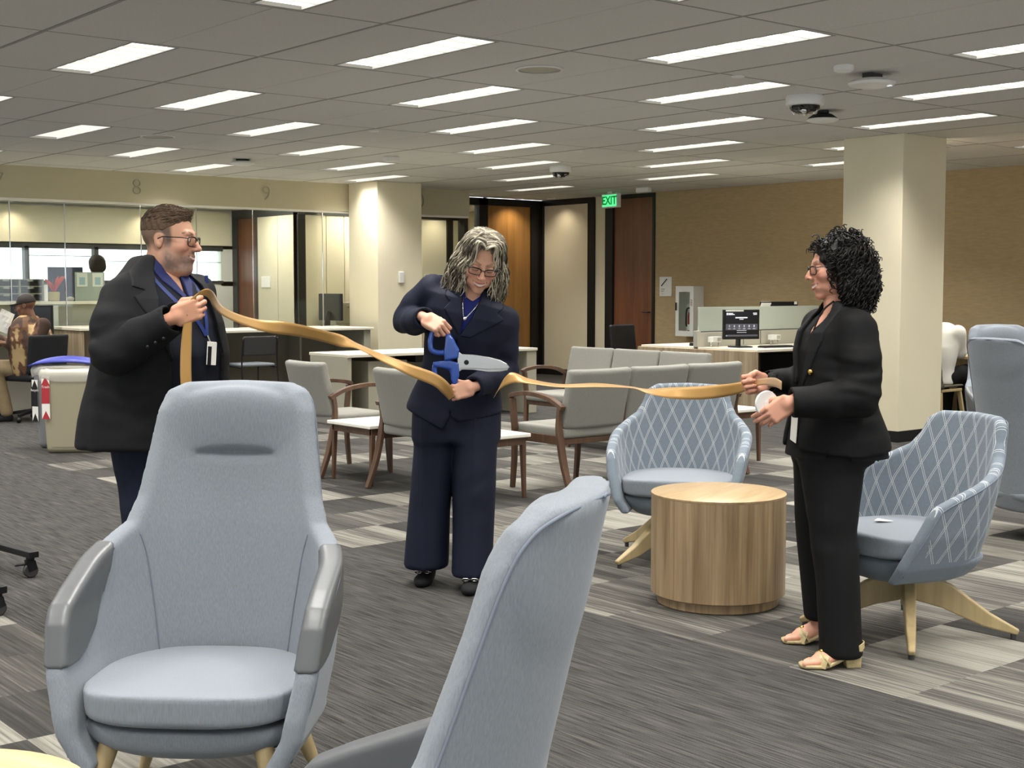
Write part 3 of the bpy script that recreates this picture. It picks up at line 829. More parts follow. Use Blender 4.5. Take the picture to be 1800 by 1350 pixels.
# service counter right of the man
t = thing('service_counter', 'grey service counter under numeral 9 with a stacking chair under it', 'counter', (7.4,14.4,0))
desk_top(t, 0,2.2,0,.9,.88)
box_obj('side_panel', M_plainpanel, 2.08,2.18,.05,.9,0,.85, t); box_obj('side_panel', M_plainpanel, .02,.10,.05,.9,0,.85, t)
box_obj('back_panel', M_darkpanel, .1,2.08,.72,.76,.1,.85, t); box_obj('divider', M_plainpanel, 1.38,1.41,.45,.72,0,.85, t)
# wood-clad counter left of the man
t = thing('service_counter', 'wood-clad service counter end with a white top beside the mesh chair', 'counter', (5.72,14.3,0))
desk_top(t, 0,1.6,0,1.0,.945)
box_obj('side_panel', M_oakpanel, .02,.06,.02,.98,0,.91, t); box_obj('front_panel', M_oakpanel, .06,1.58,.5,.54,0,.91, t)
# counter where the seated customer writes
t = thing('service_counter', 'service counter with a low grey screen in front of the seated customer', 'counter', (3.2,14.75,0))
desk_top(t, 0,2.45,-.05,.55,.80); box_obj('front_panel', M_greypanel, .02,2.43,.35,.39,0,.77, t)
t = thing('counter_screen', 'grey counter screen with a white ledge behind the seated customer', 'screen', (3.2,15.44,0))
box_obj('panel', M_greypanel, 0,3.9,0,.05,0,1.19, t); box_obj('ledge', M_toplam, 0,3.9,-.04,.24,1.19,1.225, t)
box_obj('post', M_whitepl, 2.66,2.72,-.03,.0,.8,1.18, t)
# white desk behind the woman in navy
t = thing('desk', 'long cream-topped desk behind the woman in navy', 'desk', (7.28,11.38,0))
desk_top(t, 0,2.47,0,.75,.72)
box_obj('side_panel', M_plainpanel, 0,.05,.02,.73,0,.69, t); box_obj('side_panel', M_plainpanel, 2.33,2.47,.02,.73,0,.69, t)
box_obj('modesty_panel', M_darkpanel, .05,2.33,.62,.65,.12,.69, t); box_obj('drawer_unit', M_plainpanel, .30,.78,.1,.6,.05,.64, t)
box_obj('cable_tray', M_black, .9,1.9,.12,.5,.61,.68, t)
# workstation on the right
t = thing('workstation', 'double-sided wood-ended workstation with a frosted divider along the brown wall', 'desk', (11.25,9.5,0))
desk_top(t, -.02,2.5,0,.86,.72); desk_top(t, -.02,2.5,.92,1.75,.72)
box_obj('end_panel', M_oakpanel, -.05,0,0.0,1.78,0,.70, t); box_obj('end_panel', M_oakpanel, 2.42,2.46,0.03,1.78,0,.69, t)
sp = box_obj('divider_rail', M_greypanel, 0,2.5,.865,.915,.72,.885, t); box_obj('divider_rail', M_black, 0,2.5,.872,.908,.885,.893, t)
box_obj('frosted_screen', M_frost, .02,2.15,.88,.90,.893,1.165, t, .002); box_obj('post', M_greypanel, -.03,.03,.86,.92,.72,.90, t)
for x in (.75,1.05): box_obj('joint_strip', M_darkgrey, x,x+.008,.862,.866,.73,.885, t, 0)
box_obj('modesty_panel', M_darkpanel, 0,2.42,.83,.855,.1,.69, t); box_obj('pedestal', M_darkgrey, 1.0,1.42,.2,.8,.03,.62, t)
def monitor(label, x, y, z, rz, w=.48, h=.31, screen=True, lift=.09):
    t = thing('monitor', label, 'monitor', (x,y,z), rz, None)
    G().box(-w/2,w/2,-.018,.018,lift,lift+h).build('bezel', M_blackpl, t, bevel=.006)
    G().prism([(-.09,-.11),(.09,-.11),(.12,.08),(-.12,.08)], 0, .015).build('base', M_blackpl, t, bevel=.004)
    G().sweep([(0,.06,.01),(0,.055,.12),(0,.03,.2)], [.09,.07,.06], [.02,.025,.03], up=(1,0,0)).build('stand', M_blackpl, t, bevel=.003)
    if screen:
        s_ = G().box(-w/2+.02,w/2-.02,-.0195,-.0185,lift+.02,lift+h-.02).build('display', M_screen, t)
    return t
mon = monitor('monitor with a dark display of white icons on the wood-ended workstation', 11.56, 10.02, .72, R(-20), .45, .33)
dsp = [o for o in mon.children if o.name.startswith('display')][0]
g = G(); y = -.0205
def q_(x0,x1,z0,z1): g.box(x0,x1,y,y+.0006,z0,z1)
q_(-.19,-.175,.36,.385); q_(-.17,-.11,.375,.383); q_(-.17,-.09,.362,.371); q_(.14,.19,.376,.384); q_(.145,.19,.362,.37); q_(-.08,.07,.325,.337); q_(-.03,.02,.31,.316)
for k in range(6):
    x = -.155+k*.062; q_(x-.006,x+.006,.225,.25); q_(x-.015,x+.015,.205,.211)
q_(-.195,-.18,.125,.14); q_(-.06,.06,.165,.168); q_(-.06,.06,.186,.189)
g.build('icons', M_glowwhite, dsp)
g = G(); q_(-.2,.2,.195,.262); q_(-.2,.2,.122,.142); y = -.0202; g.build('panels', M_glowgrey, dsp)
G().box(-.20,.02,-.024,-.018,.40,.418).build('paper_note', M_paper, mon)
m2 = monitor('black monitor top showing over the frosted divider with a paper draped on it', 13.22, 10.85, .72, R(160), .52, .34, False, .15)
G().grid([[(.10+.14*i/4+.05*j/5, .0-.03+.054*min(j,2)/2, .492 if j<2 else .492-.022*(j-1)) for i in range(5)] for j in range(6)]).build('draped_paper', M_paper, m2, solid=.001)
box_obj('sticker', M_paper, -.245,-.205,.0185,.0195,.455,.49, m2, 0)
t = thing('keyboard', 'black keyboard in front of the monitor with icons', 'keyboard', (11.85,9.76,.72), R(-12))
g = G().box(-.2,.2,-.07,.07,0,.018); g.build('case', M_blackpl, t, bevel=.004)
for r_ in range(4): G().box(-.185,.185,-.058+r_*.03,-.034+r_*.03,.018,.024).build('key_row', M_darkgrey, t)
tag(G().ball((0,0,.014), (.03,.05,.018)).build('mouse', M_blackpl, smooth=True), 'black computer mouse on the workstation beside the woman in black', 'mouse').location = (12.35,9.78,.722)
def card_box(label, x, y):
    t = thing('outlet_box', label, 'power box', (x,y,.72), R(0), 'white outlet boxes on the workstation')
    box_obj('case', M_whitepl, -.07,.07,-.04,.04,.055,.115, t); box_obj('label_panel', M_greypanel, 0,.06,-.042,-.04,.065,.105, t, 0)
    for sx in (-.06,.06): G().tube([(sx,0,0),(sx,0,.056)], .005, 8).build('leg', M_chrome, t, smooth=True)
card_box('white outlet box left of the monitor with icons', 11.42, 10.28); card_box('white outlet box right of the monitor by the woman in black', 12.45, 10.28)
tag(G().lathe([(.03,0),(.036,.01),(.03,.035)], 20).build('tape_dispenser', M_blackpl, smooth=40), 'small black gadget on the far side of the workstation', 'gadget').location = (11.42,10.62,.72)
t = thing('desk_telephone', 'dark desk phone on the workstation beside the woman in black', 'telephone', (12.75,9.85,.72), R(-20))
G().prism([(-.1,0),(.1,0),(.1,.025),(-.1,.07)], -.09, .09, 'y').build('body', M_blackpl, t, bevel=.005); G().tube([(-.07,-.05,.075),(0,-.05,.06),(.08,-.05,.045)], [.018,.013,.018], 10).build('handset', M_blackpl, t, smooth=True)

# task chair behind the workstation
def task_chair(label, x, y, rz, m=M_blackpl, back_z=(.5,.93), w=.46, name='task_chair'):
    t = thing(name, label, 'office chair', (x,y,0), rz)
    V, Q = snet(lambda P: rbox(P, (0,0,.46), (.24,.24,.04), .035), (-.27,-.27,.4), (.27,.27,.53), .012); from_np('seat', V, Q, m, t)
    a = R(10); z0, z1 = back_z
    def bk(P):
        yy = P[...,1]-(.23+.12*(P[...,2]-z0)) + .5*P[...,0]**2
        return rbox(np.stack([P[...,0],yy,P[...,2]],-1), (0,0,(z0+z1)/2), (w/2,.022,(z1-z0)/2), .02)+.0
    V, Q = snet(bk, (-.3,.1,z0-.05), (.3,.4,z1+.05), .012); from_np('backrest', V, Q, m, t)
    G().tube([(0,.1,.42),(0,.25,.42),(0,.285,.55)], .02, 10).build('back_bracket', M_blackpl, t, smooth=True)
    G().cyl((0,0), .028, .09, .43, 16).build('column', M_blackpl, t, smooth=40)
    for k in range(5):
        q = 2*PI*k/5+.3; c, s = math.cos(q), math.sin(q)
        lg = G().sweep([(0,0,.11),(.28*c,.28*s,.075)], [.05,.035], [.04,.025]).build('leg', M_blackpl, t, bevel=.004)
        G().ball((.28*c,.28*s,.03), (.028,.028,.03)).build('caster', M_blackpl, lg, smooth=True)
    return t
task_chair('black task chair behind the wood-ended workstation', 11.68, 11.75, R(10), w=.5)
task_chair('grey task chair behind the glass screen under numeral 9', 8.02, 15.95, R(-10), M_greypanel, (.72,1.14), .42)

# stacking chair under the counter
t = thing('stacking_chair', 'dark stacking chair with a thin metal frame tucked under the service counter', 'chair', (7.84,14.42,0), R(180))
box_obj('seat', M_blue, -.22,.22,-.2,.22,.455,.49, t, .015)
V, Q = snet(lambda P: rbox(np.stack([P[...,0],P[...,1]-.25-.1*(P[...,2]-.6)+.35*P[...,0]**2,P[...,2]],-1), (0,0,.70), (.22,.012,.115), .011), (-.25,.1,.56), (.25,.4,.84), .01)
from_np('backrest', V, Q, M_darkgrey, t)
for sx in (-1,1):
    G().tube(bezier([(sx*.235,.30,0),(sx*.235,.24,.45),(sx*.225,.27,.80)], 6), .009, 8).build('leg', M_blackpl, t, smooth=True)
    G().tube([(sx*.23,-.24,0),(sx*.225,-.2,.46)], .009, 8).build('leg', M_blackpl, t, smooth=True)
    G().tube([(sx*.23,.24,.445),(sx*.225,-.2,.455)], .008, 8).build('seat_rail', M_blackpl, t, smooth=True)

# mesh chair of the seated customer
q = cam_room((57-900)/2382*14.1, 14.1)
t = task_chair('black mesh office chair under the person in the patterned jacket', q[0], q[1], R(-160), M_mesh, (.50,.90), .50, 'mesh_chair')
# desk behind the glass left of the pillar
t = thing('back_desk', 'cream desk behind the glass carrying a monitor left of the pillar', 'desk', (8.55,15.46,0))
desk_top(t, 0,1.22,0,.55,.86); box_obj('side_panel', M_plainpanel, 0,.04,.02,.53,0,.83, t); box_obj('side_panel', M_plainpanel, 1.18,1.22,.02,.53,0,.83, t)
# things behind the counters on the left
t = thing('letter_tray_rack', 'grey sorter of black paper slots on the left ledge by the window', 'paper sorter', (5.0,15.62,1.2265))
g = G()
for x in (0,.28,.56,.83): g.box(x-.008,x+.008,0,.25,0,.255)
for z in (0,.085,.17,.25): g.box(0,.83,0,.25,z-.004,z+.006)
g.box(0,.83,.24,.25,0,.25); g.build('case', M_greypanel, t)
for i in range(3):
    for j in range(3):
        sl = box_obj('tray', M_mesh, .012+.277*i,.265+.277*i,.03,.23,.008+.084*j,.06+.084*j, t, .002); box_obj('slot_label', M_whitepl, .1+.277*i,.17+.277*i,.024,.03,.06+.084*j,.08+.084*j, sl, 0)
t = thing('flower_pot', 'red artificial flower in a yellowish pot on the left ledge', 'potted flower', (5.93,15.56,1.225))
G().lathe([(.045,0),(.06,.01),(.065,.1),(.06,.11)], 20).build('pot', mat('straw_pot', (190,172,120), .7), t, smooth=40)
M_flower = mat('red_petals', (214,66,52), .6)
for k in range(9):
    a = k*2.4; L_ = .10+.04*((k*7)%3); tip = (L_*.75*math.cos(a), L_*.75*math.sin(a), .13+L_*.9)
    G().sweep(bezier([(0,0,.10),(tip[0]*.5,tip[1]*.5,.12+L_*.6),tip], 4), [.015,.02,.028,.036,.04,.036,.028,.016,.004], .004, up=(math.cos(a+1.6),math.sin(a+1.6),.2)).build('petal', M_flower, t, smooth=True)
box_obj('', M_navypanel, 0,.1,0,.1,0,.1) if False else None
o = tag(G().box(6.08,6.50,16.1,16.15,.0,1.63).build('cubicle_panel', M_navypanel, bevel=.004), 'dark navy cubicle panel behind the red flower', 'cubicle panel')
t = thing('acrylic_screen', 'clear acrylic screen with two notices on the left counter ledge', 'screen', (6.2,15.60,1.225))
G().box(0,.36,0,.008,0,.34).build('acrylic_sheet', M_frost, t); 
for x in (.02,.21):
    n = box_obj('notice', M_paper, x,x+.13,-.004,0,.17,.33, t, 0); box_obj('printed_area', mat('pale_blue_print', (170,196,206), .6), x+.03,x+.10,-.005,-.004,.19,.28, n, 0)
mm = monitor('black monitor behind the seated customer on the left counter', 5.44, 14.93, .80, R(-38), .46, .32, True, .07)
tag(G().ball((0,0,0), (.045,.06,.03)).build('stapler', M_greypanel, smooth=True), 'small grey stapler on the left counter ledge', 'stapler').location = (6.10,15.5,1.25)
# items behind the glass on the right
t = thing('filing_cabinet', 'grey filing cabinet against the office front left of the pillar', 'cabinet', (10.1,16.1,0))
box_obj('body', M_plainpanel, 0,.46,0,.42,0,1.17, t)
for k in range(4):
    d = box_obj('drawer', M_plainpanel, .01,.45,-.015,0,.03+k*.285,.30+k*.285, t, .003); box_obj('handle', M_chrome, .17,.29,-.03,-.015,.25+k*.285,.265+k*.285, d, .002)
monitor('black monitor seen edge-on behind the glass left of the pillar', 9.72, 15.62, .86, R(95), .5, .36, True, .08)
tag(G().box(9.775,9.79,17.35,17.6,1.38,1.54).build('room_notice', M_paper), 'small white notice on the white office side wall', 'sign')
t = thing('wall_poster', 'blue and white poster on the office front behind the woman in navy', 'poster', (11.98,16.59,1.32))
box_obj('sheet', M_paper, 0,.36,0,.006,0,.26, t, 0); box_obj('blue_band', mat('blue_print', (52,82,132), .5), .01,.35,-.002,0,.15,.25, t, 0)
t = thing('motion_sensor', 'white wall switch box on the left pillar', 'wall switch', (10.19,14.65,1.44))
box_obj('case', M_whitepl, -.04,.04,-.03,0,0,.15, t, .01)

# ================================================================== bins
def slim_bin(label, m, x, d, rz, w, dp, h, group=None):
    cx, cy, _ = cam_room(x, d)
    t = thing('waste_bin', label, 'bin', (cx,cy,0), R(-39.5)+rz)
    def f(P):
        k = .86+.14*P[...,2:]/h
        q = np.concatenate([P[...,:2]/k, P[...,2:]], -1)
        return rbox(q, (0,0,h/2), (w/2,dp/2,h/2), .045)*.9
    V, Q = snet(f, (-w/2-.03,-dp/2-.03,-.02), (w/2+.03,dp/2+.03,h+.03), .012); from_np('bucket', V, Q, m, t)
    # plastic bag folded over the rim
    n = 48; rows = []
    for j,(z,o) in enumerate(((h-.075,.010),(h-.05,.017),(h-.02,.018),(h+.012,.008),(h+.02,-.006))):
        rr = []
        for i in range(n+1):
            a = 2*PI*i/n; c, s = math.cos(a), math.sin(a); e = .35
            px = (w/2+o)*math.copysign(abs(c)**e, c); py = (dp/2+o)*math.copysign(abs(s)**e, s)
            wv = .012*math.sin(a*5+j) if j == 0 else .004*math.sin(a*9+j*2)
            rr.append((px*(1+.02*math.sin(a*11+j)), py*(1+.02*math.sin(a*13+j)), z+wv))
        rows.append(rr)
    G().grid(rows).build('bag_liner', M_liner, t, smooth=True)
    return t
b1 = slim_bin('grey recycling bin with a blue lid behind the beige bin', M_greybin, -3.86, 11.78, R(4), .56, .26, .70)
rows = []
for i in range(13):
    u = -1+2*i/12; rows.append([(u*.305, (-1+2*j/8)*.15, .715+.075*(1-u*u)**.7*(1-.55*((-1+2*j/8))**2)) for j in range(9)])
G().grid(rows).build('lid', M_bluelid, b1, smooth=True, solid=.012)
b2 = slim_bin('beige slim waste bin with a clear bag beside the man', M_beigebin, -3.70, 11.42, R(4), .50, .24, .69)
box_obj('foot_groove', M_darkpanel, -.17,.19,-.1065,-.104,.05,.056, b2, 0)
def arrow_sticker(parent, x, y, z, rz, m, words):
    s_ = box_obj('recycling_sticker', M_paper, -.034,.034,-.001,.001,0,.36, parent, 0); s_.location = (x,y,z); s_.rotation_euler = (0,0,rz)
    g = G(); g.prism([(-.034,.22),(.034,.22),(.034,.29),(0,.355),(-.034,.29)], -.002, -.001, 'y'); g.prism([(-.034,0),(.034,0),(0,.07)], -.002, -.001, 'y'); g.box(-.034,.034,-.002,-.001,.13,.22)
    g.build('arrow_print', m, s_)
    text(words, 'sticker_lettering', M_paper, .03, (0,-.0025,.27), (PI/2,0,0), s_, ext=.0004)
arrow_sticker(b2, -.205, -.122, .29, R(-6), M_redprint, 'Trash'); arrow_sticker(b1, -.262, -.115, .235, R(-30), M_blackpl, 'Recycle')

# rolling frame at the left edge
cx, cy, _ = cam_room(-2.29, 6.42)
t = thing('rolling_stand', 'black rolling stand with casters at the left edge', 'rolling stand', (cx,cy,0), R(-39.5))
dv = Vector((-.72,.66,0)).normalized()
for off in (Vector((0,0,0)), Vector((.13,-.76,0))):
    a = off; b_ = off+dv*.75
    G().sweep([(a.x,a.y,.115),(b_.x,b_.y,.115)], .05, .03).build('base_bar', M_blackpl, t, bevel=.003)
    for p_ in (a+dv*.04, b_-dv*.04):
        g = G().tube([(p_.x,p_.y,.10),(p_.x,p_.y,.085)], .02, 12); g.prism([(-.025,.085),(.02,.085),(.03,.045),(-.012,.03)], -.02, .02, 'y', M=Matrix.Translation(p_) @ Matrix.Rotation(.6,4,'Z'))
        g.sweep([p_+Vector((-.02,0,.065)), p_+Vector((-.07,-.01,.06))], .03, .008)
        c = g.build('caster', M_blackpl, t, bevel=.002)
        M = Matrix.Translation(p_+Vector((0,0,.035))) @ Matrix.Rotation(.6,4,'Z') @ Matrix.Rotation(PI/2,4,'X')
        G().lathe([(.012,-.016),(.03,-.016),(.035,-.010),(.035,.010),(.03,.016),(.012,.016)], 24, M=M).build('wheel', M_darkgrey, c, smooth=40)
a = dv*.5; b_ = Vector((.13,-.76,0))+dv*.5
G().sweep([(a.x,a.y,.115),(b_.x,b_.y,.115)], .05, .03).build('cross_bar', M_blackpl, t, bevel=.003)
G().box(-.02,.02,-.02,.02,.1,1.6, M=Matrix.Translation((a+b_)/2)).build('upright', M_blackpl, t, bevel=.003)

# ================================================================== walls: extinguisher cabinet, sign, exit sign
t = thing('extinguisher_cabinet', 'white fire extinguisher cabinet with a glazed door on the brown wall', 'cabinet', (XR,13.12,.70))
x0 = -.19
g = G().box(x0,0,-.17,-.155,0,.70).box(x0,0,.155,.17,0,.70).box(x0,0,-.155,.155,0,.015).box(x0,0,-.155,.155,.685,.70).box(-.012,0,-.155,.155,.015,.685)
g.build('case', M_whitepl, t)
g = G(); fx = x0-.018
g.box(fx,x0,-.17,-.10,0,.70).box(fx,x0,.11,.17,0,.70).box(fx,x0,-.10,.11,0,.075).box(fx,x0,-.10,.11,.62,.70); dr = g.build('door', M_whitepl, t)
G().box(fx+.006,fx+.009,-.10,.11,.075,.62).build('door_glass', M_glass, dr)
box_obj('handle', M_blackpl, fx-.02,fx,.145,.16,.36,.47, dr, .002); text('FIRE', 'door_lettering', M_red, .05, (fx-.001,-.128,.47), (PI/2,0,0), dr, ext=.0005).rotation_euler = (R(90),R(90),R(-90))
t = thing('fire_extinguisher', 'red fire extinguisher inside the white wall cabinet', 'fire extinguisher', (XR-.11,13.07,.716))
G().lathe([(.05,0),(.055,.01),(.055,.27),(.045,.315),(.02,.335),(.02,.35)], 24).build('cylinder', M_red, t, smooth=40)
G().lathe([(.02,.345),(.022,.38),(.012,.39)], 14).build('valve', M_chrome, t, smooth=40)
G().sweep([(0,.0,.385),(0,.05,.42),(0,.09,.405)], .025, .01, up=(1,0,0)).build('handle', M_whitepl, t)
G().tube(bezier([(0,.02,.375),(-.02,.075,.36),(-.03,.08,.2),(-.03,.072,.12)], 6), .011, 10).build('hose', M_blackpl, t, smooth=True)
box_obj('label', M_paper, -.058,-.05,-.03,.03,.07,.15, t, 0)
t = thing('stair_sign', 'white stairs sign on the brown wall beside the red-brown door', 'sign', (XR,13.68,1.255))
box_obj('plate', M_whitepl, -.012,0,-.12,.12,0,.28, t, .004)
g = G(); 
P_ = [(-.01+ .10-k*.022, .145+k*.017) for k in range(6)]
for k in range(6):
    yy = .085-k*.019; zz = .145+k*.017; g.box(-.014,-.0125,yy-.024,yy,zz,zz+.02)
g.build('stair_symbol', M_blackpl, t)
text('STAIR', 'sign_lettering', M_darkgrey, .028, (-.0128,.085,.10), (PI/2,0,-PI/2), t, ext=.0004, align='LEFT'); text('EXIT', 'sign_lettering', M_darkgrey, .028, (-.0128,.085,.07), (PI/2,0,-PI/2), t, ext=.0004, align='LEFT')
g = G()
for k in range(5): g.ball((-.013,.08-k*.012,.035), .004, 6)
g.build('braille', M_greypanel, t)
M_exitgreen = mat_emit('exit_panel_green', (90,250,160), .9); M_exitletter = mat_emit('exit_letter_green', (0,130,40), .5)
t = thing('exit_sign', 'green lit EXIT sign hanging from the ceiling by the red-brown door', 'exit sign', (13.56,14.21,2.52), R(-6))
box_obj('housing', M_whitepl, -.035,.035,-.185,.185,0,.205, t, .008); box_obj('canopy', M_whitepl, -.03,.03,-.06,.06,.2,.23, t, .004)
for sx,rz in ((-1,-90),(1,90)):
    f_ = box_obj('lit_face', M_exitgreen, min(sx*.0355,sx*.0375),max(sx*.0355,sx*.0375),-.165,.165,.02,.185, t, 0)
    text('EXIT', 'exit_lettering', M_exitletter, .165, (sx*.039,0,.10), (PI/2,0,R(rz)), f_, ext=.001, thin=.004)

# ================================================================== ceiling devices
def on_ceiling(name, label, cat, x, y, group=None): return thing(name, label, cat, (x,y,ZC), 0, group)
def dome_camera(label, x, y, r=.14):
    t = on_ceiling('dome_camera', label, 'security camera', x, y)
    G().lathe([(r*.96,0),(r,-.012),(r,-.06),(r*.97,-.068),(r*.8,-.072)], 36).build('housing', M_whitepl, t, smooth=40)
    G().lathe([(r*.80,-.068),(r*.78,-.09),(r*.62,-.112),(r*.35,-.125),(.001,-.128)], 36, cap=False).build('dome', mat('smoked_dome', (8,8,9), .06, spec=.8), t, smooth=True)
    for k in range(4):
        a = k*PI/2+.6; G().ball((r*.52*math.cos(a),r*.52*math.sin(a),-.108), .024).build('lens', M_chrome, t, smooth=True)
dome_camera('white multi-lens dome camera on the ceiling, the largest one above the right bench', 7.82, 6.21, .135)
dome_camera('small white dome camera on the ceiling left of the exit sign', 10.24, 11.56, .125)
t = on_ceiling('speaker_pod', 'black and white disc hanging under the ceiling beside the large dome camera', 'ceiling device', 8.58, 6.64)
G().lathe([(.05,0),(.05,-.02),(.075,-.03),(.11,-.055),(.118,-.065)], 32).build('mount', M_blackpl, t, smooth=40); G().lathe([(.12,-.064),(.123,-.072),(.09,-.088),(.001,-.093)], 32).build('disc', M_whitepl, t, smooth=40)
t = on_ceiling('wireless_access_point', 'white wireless access point hanging under the ceiling above the right pillar', 'access point', 7.33, 5.29)
G().lathe([(.10,-.035),(.135,-.045),(.15,-.06),(.14,-.075),(.08,-.09),(.001,-.094)], 36).build('housing', M_whitepl, t, smooth=40)
G().box(-.06,.07,-.03,.03,-.036,0).build('bracket', M_darkgrey, t); box_obj('status_light', M_glowwhite, .03,.05,-.12,-.09,-.088,-.083, t, 0)
t = on_ceiling('smoke_detector', 'small white smoke detector beside the wireless access point', 'smoke detector', 6.93, 5.21)
G().lathe([(.058,0),(.062,-.008),(.06,-.03),(.045,-.04),(.001,-.044)], 28).build('housing', M_whitepl, t, smooth=40)
t = on_ceiling('wireless_access_point', 'grey access point under the ceiling between numerals 8 and 9', 'access point', 7.07, 13.1)
G().lathe([(.09,-.02),(.125,-.03),(.13,-.045),(.09,-.062),(.001,-.066)], 32).build('housing', M_whitepl, t, smooth=40); G().cyl((0,0), .07, -.022, 0).build('bracket', M_blackpl, t)
t = on_ceiling('beacon', 'small white box on the ceiling above the left pillar', 'ceiling device', 8.1, 11.81)
box_obj('case', M_whitepl, -.08,.08,-.05,.05,-.055,0, t, .012)
t = on_ceiling('emergency_light', 'small white emergency light on the ceiling right of the exit sign', 'emergency light', 13.3, 13.3)
box_obj('case', M_whitepl, -.04,.04,-.12,.12,-.07,0, t, .015)
for lab,x,y,r in (('round grey speaker grille in the ceiling above the woman in navy',5.58,6.5,.15),('round white ring vent in the ceiling above the man',5.39,11.56,.155),('round speaker grille in the ceiling at the far right',11.6,7.6,.14)):
    t = on_ceiling('ceiling_speaker', lab, 'ceiling speaker', x, y)
    G().lathe([(r*.9,-.002),(r,-.002),(r,-.008),(r*.9,-.01)], 40, cap=False).build('rim', M_whitepl, t, smooth=40)
    G().lathe([(.001,-.004),(r*.92,-.004)], 40, cap=False).build('grille', M_greypanel, t)
for lab,x,y in (('tiny white sprinkler cover on the ceiling, nearest the left pillar',6.66,9.97),('tiny white sprinkler cover on the ceiling above the exit sign',9.2,10.12),('tiny white sprinkler cover on the ceiling left of the large dome camera',6.75,5.9)):
    o = tag(G().lathe([(.001,-.001),(.045,-.001),(.045,-.006),(.04,-.01),(.001,-.011)], 24).build('sprinkler_cover', M_whitepl, smooth=40), lab, 'sprinkler'); o.location = (x,y,ZC)

for lab,x,y in (('dark dome sensor cut by the top edge of the photo at left',2.70,5.80),('dark dome sensor cut by the top edge of the photo at right',4.57,4.26)):
    t = on_ceiling('dome_sensor', lab, 'ceiling sensor', x, y)
    G().lathe([(.05,0),(.052,-.02),(.05,-.03)], 24).build('base', M_whitepl, t, smooth=40); G().lathe([(.048,-.03),(.04,-.05),(.02,-.06),(.001,-.062)], 24).build('dome', M_blackpl, t, smooth=True)
# paper left on the patterned chair at right
o = tag(G().prism([(0,0),(.075,-.02),(.05,.05)], 0, .0015).build('paper_scrap', M_paper), 'white paper scrap lying on the seat of the right patterned chair', 'paper')
o.location = (4.572,3.248,.4555); o.rotation_euler = (0,R(2),R(-20))
# long table behind the pillar
t = thing('work_table', 'pale wooden table of the seated person beside the right pillar', 'table', (11.75,6.4,0))
box_obj('worktop', M_ashtop, 0,.85,-.9,1.2,.69,.72, t); box_obj('end_panel', M_ash, .05,.8,1.1,1.15,0,.69, t); box_obj('end_panel', M_ash, .05,.8,-.85,-.8,0,.69, t)
tag(G().box(-.15,.15,-.11,.11,0,.003).build('open_papers', M_paper), 'white papers on the table of the seated person', 'papers').location = (12.1,7.25,.7205)
# ================================================================== people
M_skin = mat_col('skin', .5, .12, .35)
M_hairman = mat('short_brown_hair', (92,74,58), .75, noise=(90,.35,(1,1,1)))
M_hairgrey = mat('grey_wavy_hair', (136,128,110), .5, noise=(7,.55,(3,3,1)))
M_hairlight = mat('silver_hair', (206,198,176), .5)
M_hairgreydk = mat('dark_grey_hair', (70,62,50), .7)
M_haircurl = mat('black_curly_hair', (20,17,15), .55, spec=.35, noise=(20,.5))
M_suitblack = mat('black_suiting', (15,16,19), .75, bump=(700,.25), spec=.25)
M_suitnavy = mat('navy_suiting', (19,23,42), .7, bump=(700,.25), spec=.25)
M_suitblk2 = mat('black_crepe', (14,14,15), .75, bump=(700,.2), spec=.22)
M_lapelblk = mat('black_lapel', (19,20,23), .7, spec=.25)
M_lapelnavy = mat('navy_lapel', (22,27,47), .65, spec=.25)
M_denim = mat('dark_indigo_denim', (22,27,44), .8, noise=(40,.2), spec=.2)
M_shirtdark = mat('dark_navy_shirt', (24,26,36), .8, spec=.2)
M_shirtblue = mat('royal_blue_knit', (34,44,112), .75, spec=.2)
M_lanyard = mat('blue_lanyard', (32,50,108), .5)
M_collar = mat('deep_blue_collar', (28,36,86), .7)
M_gold = mat('gold_metal', (214,178,96), .25, metal=1.)
M_silver = mat('silver_metal', (216,216,214), .2, metal=1.)
M_goldleather = mat('gold_leather', (186,168,124), .38, spec=.5, noise=(120,.15))
M_suede = mat('black_suede', (22,22,24), .85)
M_frameblk = mat('black_spectacle_frame', (20,17,16), .25, spec=.5)
M_white2 = mat('white_shirt_cloth', (214,212,202), .8)

def joined(parts):
    """several (V,Q,col) -> one"""
    V, Q, Cc, o = [], [], [], 0
    for v,q,c in parts: V.append(v); Q.append(q+o); Cc.append(np.broadcast_to(np.float32(c), (len(v),3))); o += len(v)
    return np.concatenate(V), np.concatenate(Q), np.concatenate(Cc)
SK = lambda *c: np.float32(lin(c))

